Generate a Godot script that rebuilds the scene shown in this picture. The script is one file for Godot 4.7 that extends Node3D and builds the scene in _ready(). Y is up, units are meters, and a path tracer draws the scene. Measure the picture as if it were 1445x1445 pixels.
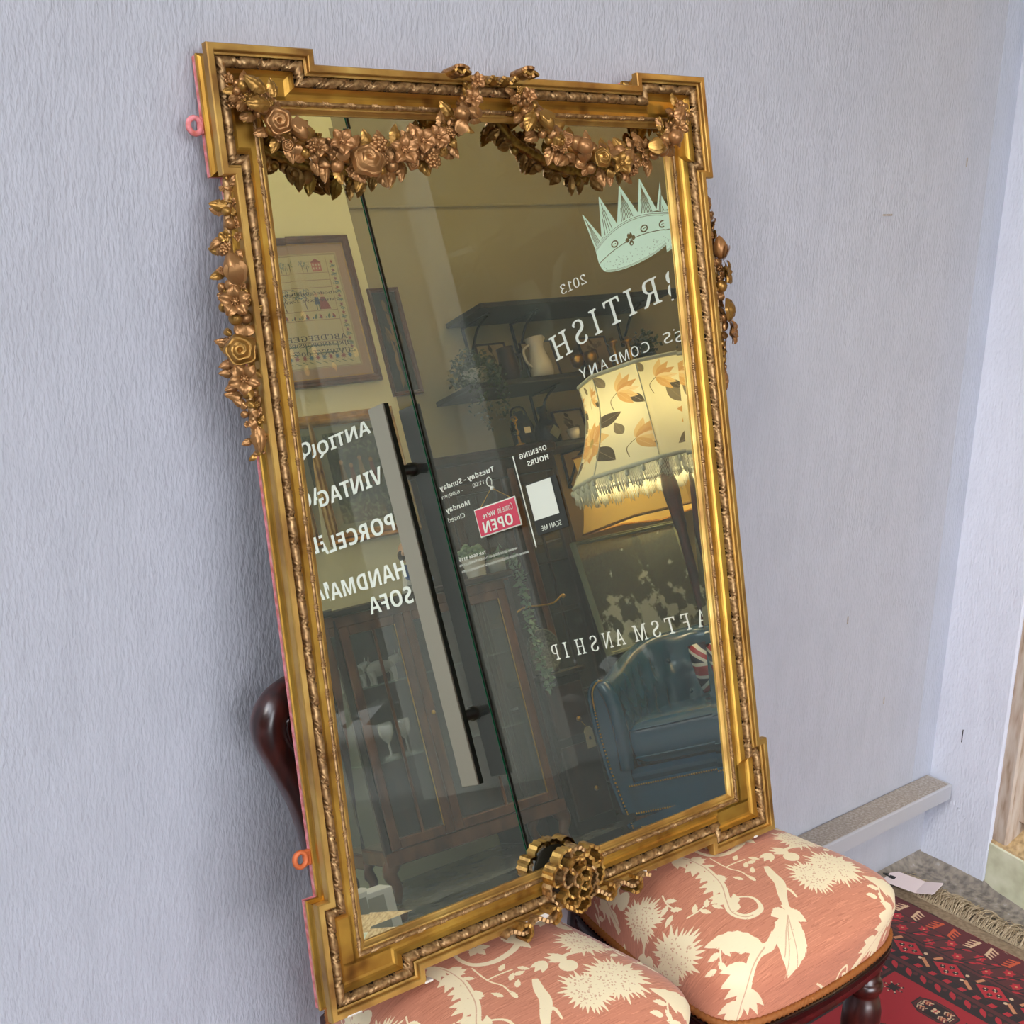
extends Node3D

# ---------------------------------------------------------------- set-up
const UP := Vector3.UP
const MIRROR_W := 0.758
const MIRROR_H := 1.08
const EAR_W := 0.130
const EAR_H := 0.138
const EAR_X := 0.015
const EAR_Y := 0.017
const GLASS_N := Vector3(0.98481, 0.0, 0.17365)   # the shop front faces the street
const GLASS_C := 1.3630

var rng := RandomNumberGenerator.new()
var mats := {}
var taken := {}


func _ready() -> void:
	rng.seed = 20130
	camera_and_light()
	make_materials()
	more_materials()
	build_room()
	build_shopfront()
	build_chairs()
	build_mirror()
	build_rug()
	build_tag()
	build_shop()
	build_outside()


func camera_and_light() -> void:
	var cam := Camera3D.new()
	cam.name = "camera"
	cam.fov = 41.24
	cam.near = 0.02
	cam.far = 200.0
	cam.transform = Transform3D(Basis(Vector3(0.7636, 0.0333, 0.6448), Vector3(0.1508, 0.9619, -0.2282), Vector3(-0.6278, 0.2715, 0.7295)).orthonormalized(), Vector3(-1.100, 1.482, 1.401))
	add_child(cam)
	var env := Environment.new()
	var sky := Sky.new()
	var sm := ProceduralSkyMaterial.new()
	sm.sky_top_color = Color(0.88, 0.90, 0.94)
	sm.sky_horizon_color = Color(0.97, 0.97, 0.98)
	sm.ground_bottom_color = Color(0.50, 0.50, 0.50)
	sm.ground_horizon_color = Color(0.62, 0.63, 0.64)
	sm.sky_energy_multiplier = 3.2
	sm.ground_energy_multiplier = 1.4
	sky.sky_material = sm
	env.background_mode = Environment.BG_SKY
	env.sky = sky
	env.tonemap_mode = Environment.TONE_MAPPER_LINEAR
	env.tonemap_exposure = 0.66
	env.sdfgi_enabled = true
	env.ssao_enabled = true
	env.ssil_enabled = true
	var we := WorldEnvironment.new()
	we.name = "world_environment"
	we.environment = env
	add_child(we)
	var sun := DirectionalLight3D.new()   # hazy daylight from the street side
	sun.name = "hazy_sun"
	sun.light_color = Color(1.0, 0.97, 0.93)
	sun.light_energy = 1.45
	sun.light_angular_distance = 16.0
	sun.sky_mode = DirectionalLight3D.SKY_MODE_LIGHT_ONLY
	sun.shadow_enabled = true
	add_child(sun)
	sun.look_at_from_position(Vector3(-8.2, 6.2, 3.0), Vector3(0.0, 1.0, 0.0), UP)


# ---------------------------------------------------------------- helpers
func numbered(called: String) -> String:
	if not taken.has(called):
		taken[called] = 0
		return called
	taken[called] += 1
	return "%s_%03d" % [called, taken[called]]


func thing(called: String, label: String, category: String, xf := Transform3D(), group := "") -> Node3D:
	var o := Node3D.new()
	o.name = numbered(called)
	add_child(o)
	o.transform = xf
	return tag(o, label, category, group)


func tag(o: Node3D, label: String, category := "", group := "") -> Node3D:
	o.set_meta("label", label)
	if category:
		o.set_meta("category", category)
	if group:
		o.set_meta("group", group)
	return o


func obj(called: String, shape, mat: Material, parent: Node = null, xf := Transform3D()) -> MeshInstance3D:
	var o := MeshInstance3D.new()
	o.mesh = close(shape) if shape is SurfaceTool else shape
	o.material_override = mat
	o.transform = xf
	if parent == null:
		o.name = numbered(called)
		add_child(o)
	else:
		o.name = called
		parent.add_child(o, true)
	return o


func struct(called: String, shape, mat: Material, label := "") -> MeshInstance3D:
	var o := obj(called, shape, mat)
	o.set_meta("kind", "structure")
	if label:
		o.set_meta("label", label)
	return o


func dup(o: Node3D, label := "", xf = null) -> Node3D:
	var c: Node3D = o.duplicate()
	c.name = numbered(String(o.name).rstrip("0123456789_"))
	add_child(c)
	if xf != null:
		c.transform = xf
	if label:
		c.set_meta("label", label)
	return c


func at(x: float, y: float, z: float, turn := 0.0) -> Transform3D:
	return Transform3D(Basis(UP, deg_to_rad(turn)), Vector3(x, y, z))


func mb() -> SurfaceTool:
	var s := SurfaceTool.new()
	s.begin(Mesh.PRIMITIVE_TRIANGLES)
	return s


func close(s: SurfaceTool) -> ArrayMesh:
	s.generate_normals()
	s.index()
	return s.commit()


func tri(s: SurfaceTool, a: Vector3, b: Vector3, c: Vector3, ua := Vector2.ZERO, ub := Vector2.ZERO, uc := Vector2.ZERO) -> void:
	s.set_uv(ua)
	s.add_vertex(a)
	s.set_uv(ub)
	s.add_vertex(b)
	s.set_uv(uc)
	s.add_vertex(c)


func quad(s: SurfaceTool, a: Vector3, b: Vector3, c: Vector3, d: Vector3, ua := Vector2(0, 0), ub := Vector2(1, 0), uc := Vector2(1, 1), ud := Vector2(0, 1)) -> void:
	tri(s, a, b, c, ua, ub, uc)
	tri(s, a, c, d, ua, uc, ud)


# a parametric sheet: f(u, v) for u, v in 0..1
func grid(s: SurfaceTool, nu: int, nv: int, f: Callable, flip := false, uvf = null) -> void:
	s.set_smooth_group(0)
	var rows := []
	var uvs := []
	for j in nv + 1:
		var row := PackedVector3Array()
		var ur := PackedVector2Array()
		for i in nu + 1:
			var u := float(i) / nu
			var w := float(j) / nv
			row.append(f.call(u, w))
			ur.append(uvf.call(u, w) if uvf != null else Vector2(u, w))
		rows.append(row)
		uvs.append(ur)
	for j in nv:
		for i in nu:
			var a: Vector3 = rows[j][i]
			var b: Vector3 = rows[j][i + 1]
			var c: Vector3 = rows[j + 1][i + 1]
			var d: Vector3 = rows[j + 1][i]
			if flip:
				quad(s, a, d, c, b, uvs[j][i], uvs[j + 1][i], uvs[j + 1][i + 1], uvs[j][i + 1])
			else:
				quad(s, a, b, c, d, uvs[j][i], uvs[j][i + 1], uvs[j + 1][i + 1], uvs[j + 1][i])


# a box with chamfered edges
func box(s: SurfaceTool, c: Vector3, size: Vector3, ch := 0.0, b := Basis()) -> void:
	s.set_smooth_group(-1)
	var h := size * 0.5
	ch = minf(ch, minf(h.x, minf(h.y, h.z)) * 0.95)
	for ax in 3:
		var u := (ax + 1) % 3
		var w := (ax + 2) % 3
		for sg in [-1.0, 1.0]:
			var p := []
			for k in [[-1, -1], [1, -1], [1, 1], [-1, 1]]:
				var q := Vector3.ZERO
				q[ax] = h[ax] * sg
				q[u] = (h[u] - ch) * k[0]
				q[w] = (h[w] - ch) * k[1]
				p.append(c + b * q)
			if sg > 0:
				quad(s, p[3], p[2], p[1], p[0])
			else:
				quad(s, p[0], p[1], p[2], p[3])
	if ch <= 0.0:
		return
	for ax in 3:
		var u := (ax + 1) % 3
		var w := (ax + 2) % 3
		for su in [-1.0, 1.0]:
			for sw in [-1.0, 1.0]:
				var p := []
				for e in [[-1, 0], [1, 0], [1, 1], [-1, 1]]:
					var q := Vector3.ZERO
					q[ax] = (h[ax] - ch) * e[0]
					q[u] = (h[u] - (ch if e[1] == 1 else 0.0)) * su
					q[w] = (h[w] - (0.0 if e[1] == 1 else ch)) * sw
					p.append(c + b * q)
				if su * sw > 0:
					quad(s, p[3], p[2], p[1], p[0])
				else:
					quad(s, p[0], p[1], p[2], p[3])
	for sx in [-1.0, 1.0]:
		for sy in [-1.0, 1.0]:
			for sz in [-1.0, 1.0]:
				var sg3 := Vector3(sx, sy, sz)
				var p := []
				for ax in 3:
					var q := h - Vector3.ONE * ch
					q[ax] = h[ax]
					p.append(c + b * (q * sg3))
				if sx * sy * sz > 0:
					tri(s, p[0], p[2], p[1])
				else:
					tri(s, p[0], p[1], p[2])


func boxm(c: Vector3, size: Vector3, ch := 0.003, b := Basis()) -> SurfaceTool:
	var s := mb()
	box(s, c, size, ch, b)
	return s


# turned work: profile of (radius, height)
func lathe(s: SurfaceTool, prof: Array, seg := 20, xf := Transform3D()) -> void:
	s.set_smooth_group(0)
	for k in prof.size() - 1:
		var p: Vector2 = prof[k]
		var q: Vector2 = prof[k + 1]
		for i in seg:
			var a := TAU * i / seg
			var b := TAU * (i + 1) / seg
			var d0 := Vector3(cos(a), 0, sin(a))
			var d1 := Vector3(cos(b), 0, sin(b))
			var y0 := Vector3(0, p.y, 0)
			var y1 := Vector3(0, q.y, 0)
			quad(s, xf * (d0 * p.x + y0), xf * (d1 * p.x + y0), xf * (d1 * q.x + y1), xf * (d0 * q.x + y1), Vector2(float(i) / seg, p.y), Vector2(float(i + 1) / seg, p.y), Vector2(float(i + 1) / seg, q.y), Vector2(float(i) / seg, q.y))


# a round bar along points; r is a radius or an array of radii; flat squashes it across `side`
func tube(s: SurfaceTool, pts: Array, r, seg := 8, closed := false, caps := true) -> void:
	s.set_smooth_group(0)
	var n := pts.size()
	var rings := []
	var side := Vector3.ZERO
	for k in n:
		var t: Vector3 = (pts[(k + 1) % n] - pts[(k - 1 + n) % n]) if closed else (pts[mini(k + 1, n - 1)] - pts[maxi(k - 1, 0)])
		t = t.normalized()
		if k == 0:
			side = t.cross(UP if absf(t.y) < 0.9 else Vector3.RIGHT).normalized()
		else:
			side = (side - t * side.dot(t)).normalized()
		var other := t.cross(side)
		var rad: float = r[k] if r is Array else r
		var ring := PackedVector3Array()
		for i in seg:
			var a := TAU * i / seg
			ring.append(pts[k] + (side * cos(a) + other * sin(a)) * rad)
		rings.append(ring)
	for k in (n if closed else n - 1):
		var p: PackedVector3Array = rings[k]
		var q: PackedVector3Array = rings[(k + 1) % n]
		for i in seg:
			var i2 := (i + 1) % seg
			quad(s, p[i], q[i], q[i2], p[i2])
	if caps and not closed:
		for e in [0, n - 1]:
			var ring: PackedVector3Array = rings[e]
			for i in seg:
				if e == 0:
					tri(s, pts[0], ring[i], ring[(i + 1) % seg])
				else:
					tri(s, pts[n - 1], ring[(i + 1) % seg], ring[i])


func tubem(pts: Array, r, seg := 8, closed := false) -> SurfaceTool:
	var s := mb()
	tube(s, pts, r, seg, closed)
	return s


func ball(s: SurfaceTool, c: Vector3, r: Vector3, nu := 12, nv := 8, b := Basis()) -> void:
	grid(s, nu, nv, func(u, w): return c + b * (Vector3(sin(PI * w) * cos(TAU * u), cos(PI * w), sin(PI * w) * sin(TAU * u)) * r), true)


# smooth curve through points
func curve(pts: Array, n: int) -> Array:
	var out := []
	var m := pts.size() - 1
	for k in n + 1:
		var f := float(k) / n * m
		var i := mini(int(f), m - 1)
		var t := f - i
		var p0 = pts[maxi(i - 1, 0)]
		var p1 = pts[i]
		var p2 = pts[i + 1]
		var p3 = pts[mini(i + 2, m)]
		out.append(0.5 * ((2.0 * p1) + (p2 - p0) * t + (2.0 * p0 - 5.0 * p1 + 4.0 * p2 - p3) * t * t + (3.0 * p1 - p0 - 3.0 * p2 + p3) * t * t * t))
	return out


# a flat outline given thickness towards +z
func slab(s: SurfaceTool, poly: PackedVector2Array, z0: float, z1: float, xf := Transform3D()) -> void:
	s.set_smooth_group(-1)
	if Geometry2D.is_polygon_clockwise(poly):
		poly = poly.duplicate()
		poly.reverse()
	var ix := Geometry2D.triangulate_polygon(poly)
	for k in range(0, ix.size(), 3):
		var a := poly[ix[k]]
		var b := poly[ix[k + 1]]
		var c := poly[ix[k + 2]]
		if (b - a).cross(c - a) > 0:
			var sw := b
			b = c
			c = sw
		tri(s, xf * Vector3(a.x, a.y, z1), xf * Vector3(b.x, b.y, z1), xf * Vector3(c.x, c.y, z1), a, b, c)
		tri(s, xf * Vector3(a.x, a.y, z0), xf * Vector3(c.x, c.y, z0), xf * Vector3(b.x, b.y, z0), a, c, b)
	for i in poly.size():
		var a := poly[i]
		var b := poly[(i + 1) % poly.size()]
		quad(s, xf * Vector3(a.x, a.y, z1), xf * Vector3(b.x, b.y, z1), xf * Vector3(b.x, b.y, z0), xf * Vector3(a.x, a.y, z0))


# ---------------------------------------------------------------- print and pattern drawing
func canvas(w: int, h: int, c: Color) -> Image:
	var im := Image.create(w, h, false, Image.FORMAT_RGBA8)
	im.fill(c)
	return im


func fill(im: Image, pts, c: Color) -> void:
	var n: int = pts.size()
	var lo := 1e9
	var hi := -1e9
	for p in pts:
		lo = minf(lo, p.y)
		hi = maxf(hi, p.y)
	var w := im.get_width()
	for y in range(maxi(0, int(floor(lo))), mini(im.get_height() - 1, int(ceil(hi))) + 1):
		var xs := []
		var yc := y + 0.5
		for i in n:
			var a: Vector2 = pts[i]
			var b: Vector2 = pts[(i + 1) % n]
			if (a.y <= yc) != (b.y <= yc):
				xs.append(a.x + (yc - a.y) / (b.y - a.y) * (b.x - a.x))
		xs.sort()
		for k in range(0, xs.size() - 1, 2):
			var x0 := clampi(int(round(xs[k])), 0, w)
			var x1 := clampi(int(round(xs[k + 1])), 0, w)
			if x1 > x0:
				im.fill_rect(Rect2i(x0, y, x1 - x0, 1), c)


func stroke(im: Image, pts: Array, width, c: Color) -> void:
	var l := PackedVector2Array()
	var r := PackedVector2Array()
	var n := pts.size()
	for k in n:
		var t: Vector2 = (pts[mini(k + 1, n - 1)] - pts[maxi(k - 1, 0)]).normalized()
		var w: float = (width.call(float(k) / (n - 1)) if width is Callable else width) * 0.5
		l.append(pts[k] + Vector2(-t.y, t.x) * w)
		r.append(pts[k] - Vector2(-t.y, t.x) * w)
	for k in n - 1:
		fill(im, [l[k], l[k + 1], r[k + 1], r[k]], c)


func disc(c: Vector2, r: float, n := 20, squash := 1.0, turn := 0.0) -> PackedVector2Array:
	var p := PackedVector2Array()
	for i in n:
		p.append(c + (Vector2(cos(TAU * i / n), sin(TAU * i / n) * squash) * r).rotated(turn))
	return p


# a pointed leaf outline from a to b
func leafpoly(a: Vector2, b: Vector2, wide: float, jag := 0.0, n := 12) -> PackedVector2Array:
	var p := PackedVector2Array()
	var d := b - a
	var side := Vector2(-d.y, d.x).normalized()
	for sg in [1.0, -1.0]:
		for i in n:
			var t := (float(i) / n) if sg > 0 else (1.0 - float(i) / n)
			var w := wide * sin(PI * pow(t, 0.8)) * (1.0 + jag * (0.5 if i % 2 else -0.5))
			p.append(a + d * t + side * w * sg)
	return p


func starpoly(c: Vector2, r0: float, r1: float, n: int, turn := 0.0, squash := 1.0) -> PackedVector2Array:
	var p := PackedVector2Array()
	for i in n * 2:
		var a := PI * i / n
		p.append(c + (Vector2(cos(a), sin(a) * squash) * (r1 if i % 2 == 0 else r0)).rotated(turn))
	return p


func tex(im: Image, shrink := 1) -> ImageTexture:
	if shrink > 1:
		im.resize(im.get_width() / shrink, im.get_height() / shrink, Image.INTERPOLATE_LANCZOS)
	return ImageTexture.create_from_image(im)


func noise_tex(freq: float, sd: int, ramp = null, size := 256, oct := 4, kind := FastNoiseLite.TYPE_SIMPLEX_SMOOTH) -> NoiseTexture2D:
	var n := FastNoiseLite.new()
	n.seed = sd
	n.noise_type = kind
	n.frequency = freq
	n.fractal_octaves = oct
	var t := NoiseTexture2D.new()
	t.width = size
	t.height = size
	t.seamless = true
	t.noise = n
	if ramp != null:
		var g := Gradient.new()
		var of := PackedFloat32Array()
		var co := PackedColorArray()
		for r in ramp:
			of.append(r[0])
			co.append(r[1])
		g.offsets = of
		g.colors = co
		t.color_ramp = g
	return t


func mat(called: String, c: Color, rough := 0.6, metal := 0.0) -> StandardMaterial3D:
	var m := StandardMaterial3D.new()
	m.resource_name = called
	m.albedo_color = c
	m.roughness = rough
	m.metallic = metal
	mats[called] = m
	return m


func tri_tex(m: StandardMaterial3D, t: Texture2D, scale: Vector3, world := false) -> void:
	m.albedo_texture = t
	m.uv1_triplanar = true
	m.uv1_world_triplanar = world
	m.uv1_triplanar_sharpness = 4.0
	m.uv1_scale = scale


func relief(m: StandardMaterial3D, t: Texture2D, cm: float) -> void:
	m.heightmap_enabled = true
	m.heightmap_texture = t
	m.heightmap_scale = cm


# ---------------------------------------------------------------- materials
func make_materials() -> void:
	var grey := [[0.0, Color(0, 0, 0)], [1.0, Color(1, 1, 1)]]
	var brush := noise_tex(0.045, 3, grey, 512, 3)
	var blotch := noise_tex(0.012, 5, [[0.0, Color(0.965, 0.965, 0.965)], [0.5, Color(0.985, 0.985, 0.985)], [1.0, Color(1.0, 1.0, 1.0)]], 256, 4)
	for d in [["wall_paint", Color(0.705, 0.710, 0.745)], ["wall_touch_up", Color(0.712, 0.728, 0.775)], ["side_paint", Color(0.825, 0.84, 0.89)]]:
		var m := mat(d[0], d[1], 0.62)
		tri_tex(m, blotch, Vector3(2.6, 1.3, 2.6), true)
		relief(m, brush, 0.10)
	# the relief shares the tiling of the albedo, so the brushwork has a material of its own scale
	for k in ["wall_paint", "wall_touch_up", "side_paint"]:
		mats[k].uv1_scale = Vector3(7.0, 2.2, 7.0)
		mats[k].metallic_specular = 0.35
	var dirt := noise_tex(0.02, 9, [[0.0, Color(0.36, 0.33, 0.31)], [0.4, Color(0.50, 0.47, 0.44)], [0.6, Color(0.58, 0.54, 0.49)], [0.8, Color(0.62, 0.58, 0.54)], [1.0, Color(0.74, 0.72, 0.70)]], 512, 5)
	var fl := mat("dusty_concrete", Color.WHITE, 0.9)
	tri_tex(fl, dirt, Vector3(4.5, 4.5, 4.5), true)
	relief(fl, dirt, 0.4)
	var dust := noise_tex(0.06, 11, [[0.0, Color(0.55, 0.51, 0.47)], [0.6, Color(0.66, 0.62, 0.58)], [1.0, Color(0.74, 0.71, 0.68)]], 256, 4)
	tri_tex(mat("dusty_top", Color.WHITE, 0.9), dust, Vector3(9, 9, 9), true)
	mat("grey_paint", Color(0.68, 0.68, 0.70), 0.45)
	var peel := noise_tex(0.03, 14, [[0.0, Color(0.52, 0.42, 0.32)], [0.3, Color(0.70, 0.62, 0.55)], [0.6, Color(0.76, 0.70, 0.64)], [1.0, Color(0.80, 0.76, 0.72)]], 256, 5)
	tri_tex(mat("peeling_wood", Color.WHITE, 0.7), peel, Vector3(6, 1.2, 6), true)
	relief(mats["peeling_wood"], peel, 0.15)
	tri_tex(mat("cream_kerb", Color(0.97, 0.96, 0.90), 0.75), peel_light(), Vector3(3, 3, 3), true)
	tri_tex(mat("sandy_ledge", Color(1, 1, 1), 0.9), noise_tex(0.05, 17, [[0.0, Color(0.55, 0.45, 0.32)], [0.5, Color(0.78, 0.66, 0.48)], [1.0, Color(0.86, 0.77, 0.62)]], 256, 4), Vector3(4, 4, 4), true)
	# gilding
	var gild := noise_tex(0.010, 21, [[0.0, Color(0.42, 0.28, 0.14)], [0.22, Color(0.64, 0.48, 0.25)], [0.40, Color(0.70, 0.545, 0.29)], [0.55, Color(0.76, 0.60, 0.32)], [0.8, Color(0.80, 0.65, 0.36)], [1.0, Color(0.86, 0.73, 0.44)]], 256, 4)
	var g := mat("gilt", Color.WHITE, 0.40, 0.75)
	tri_tex(g, gild, Vector3(4, 4, 4))
	g = mat("gilt_bright", Color(1.0, 0.97, 0.80), 0.34, 0.8)
	tri_tex(g, gild, Vector3(4, 4, 4))
	var worn := noise_tex(0.03, 25, [[0.0, Color(0.38, 0.27, 0.16)], [0.35, Color(0.53, 0.40, 0.25)], [0.6, Color(0.64, 0.50, 0.33)], [1.0, Color(0.76, 0.63, 0.44)]], 256, 4)
	g = mat("gilt_worn", Color.WHITE, 0.40, 0.65)
	tri_tex(g, worn, Vector3(14, 14, 14))
	g = mat("bronze_petal", Color(1.0, 0.93, 0.86), 0.36, 0.6)
	tri_tex(g, worn, Vector3(16, 16, 16))
	g = mat("copper_petal", Color(1.0, 0.91, 0.84), 0.38, 0.5)
	tri_tex(g, worn, Vector3(16, 16, 16))
	g = mat("gold_leaf", Color(1.0, 0.96, 0.74), 0.36, 0.7)
	tri_tex(g, worn, Vector3(12, 12, 12))
	mat("groove_dark", Color(0.13, 0.09, 0.05), 0.6, 0.3)
	tri_tex(mat("pink_bole", Color(1, 1, 1), 0.7), noise_tex(0.04, 28, [[0.0, Color(0.72, 0.36, 0.30)], [0.6, Color(0.86, 0.52, 0.55)], [1.0, Color(0.92, 0.66, 0.66)]], 256, 3), Vector3(8, 8, 8))
	mat("gesso", Color(0.86, 0.82, 0.78), 0.8)
	mat("orange_metal", Color(0.80, 0.42, 0.24), 0.5, 0.3)
	var mg := mat("silvering", Color(0.90, 0.92, 0.87), 0.0, 1.0)
	mg.metallic_specular = 0.5
	# chairs
	var mahog := noise_tex(0.02, 31, [[0.0, Color(0.10, 0.035, 0.03)], [0.5, Color(0.22, 0.075, 0.055)], [1.0, Color(0.33, 0.13, 0.09)]], 256, 4)
	var mh := mat("mahogany", Color(1, 1, 1), 0.28)
	tri_tex(mh, mahog, Vector3(9, 2, 9))
	mh.clearcoat_enabled = true
	mh.clearcoat = 0.5
	mh.clearcoat_roughness = 0.2
	mh = mat("ebonised", Color(0.62, 0.5, 0.5), 0.25)
	tri_tex(mh, mahog, Vector3(9, 2, 9))
	var da := mat("damask", Color(1, 1, 1), 0.85)
	da.albedo_texture = damask()
	da.rim_enabled = true
	da.rim = 0.35
	da.rim_tint = 0.5
	var braid := mat("gimp_braid", Color(0.60, 0.36, 0.15), 0.7)
	braid.metallic = 0.1
	mat("paper_tag", Color(0.93, 0.87, 0.87), 0.7)
	mat("black", Color(0.05, 0.05, 0.05), 0.5)
	mat("string", Color(0.75, 0.6, 0.35), 0.8)
	mat("fringe", Color(0.72, 0.65, 0.54), 0.9)
	# shop front
	var gl := mat("clear_glass", Color(0.96, 0.98, 0.97, 0.06), 0.0)
	gl.transparency = BaseMaterial3D.TRANSPARENCY_ALPHA
	gl = mat("cabinet_glass", Color(0.9, 0.95, 0.95, 0.05), 0.0)
	gl.transparency = BaseMaterial3D.TRANSPARENCY_ALPHA
	mat("glass_edge", Color(0.04, 0.42, 0.28), 0.15)
	mat("vinyl", Color(0.95, 0.96, 0.95), 0.6)
	mat("pull_grey", Color(0.55, 0.52, 0.48), 0.5)
	mat("pull_black", Color(0.03, 0.03, 0.03), 0.35)
	mat("white_paint", Color(0.88, 0.88, 0.86), 0.7)


func peel_light() -> NoiseTexture2D:
	return noise_tex(0.02, 19, [[0.0, Color(0.78, 0.78, 0.70)], [0.5, Color(0.86, 0.87, 0.80)], [1.0, Color(0.92, 0.92, 0.88)]], 256, 4)


# the woven seat cover: 0.6 m of cloth, unrolled from the middle of the seat
func damask() -> ImageTexture:
	var base := Color(0.785, 0.505, 0.385)
	var im := canvas(1600, 1600, base)
	var r := RandomNumberGenerator.new()
	r.seed = 77
	for k in 14000:      # slub weave
		var f := r.randf_range(-0.075, 0.07)
		im.fill_rect(Rect2i(r.randi_range(-40, 1599), r.randi_range(0, 1599), r.randi_range(15, 80), r.randi_range(1, 3)), Color(base.r + f, base.g + f * 0.9, base.b + f * 0.8))
	# one repeat seen on each seat, then the same motifs moved to fill the cloth that hangs down
	for q in [[0.0, 0.0, 0.0], [-0.30, -0.03, 0.0], [0.30, 0.03, 0.0], [0.02, -0.29, 0.0], [-0.28, -0.32, 0.0], [0.05, 0.30, 0.0]]:
		motifs(im, Transform2D(q[2], Vector2(q[0], q[1])), r)
	for k in 9000:      # threads over all
		var y := r.randi_range(0, 1599)
		var x := r.randi_range(-40, 1599)
		var c := im.get_pixel(maxi(x, 0), y)
		var f := r.randf_range(-0.045, 0.03)
		im.fill_rect(Rect2i(x, y, r.randi_range(3, 12), 1), Color(c.r + f, c.g + f, c.b + f))
	return tex(im, 1)


var cream := Color(0.945, 0.875, 0.72)
var cream_shade := Color(0.84, 0.68, 0.54)


func px(t: Transform2D, x: float, y: float) -> Vector2:
	return ((t * Vector2(x, y)) / 0.6 + Vector2(0.5, 0.5)) * 1600.0


func pts(t: Transform2D, list: Array, n := 24) -> Array:
	var o := []
	for q in list:
		o.append(px(t, q[0], q[1]))
	return curve(o, n)


func lobe(im: Image, a: Vector2, d: Vector2, l: float, w: float) -> void:      # a three fingered acanthus lobe
	var side := Vector2(-d.y, d.x)
	for j in [-1.0, 0.0, 1.0]:
		var e = a + d * l * (1.0 - 0.18 * absf(j)) + side * j * l * 0.36
		fill(im, leafpoly(a - d * l * 0.12, e, w, 0.12, 10), cream)


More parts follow.
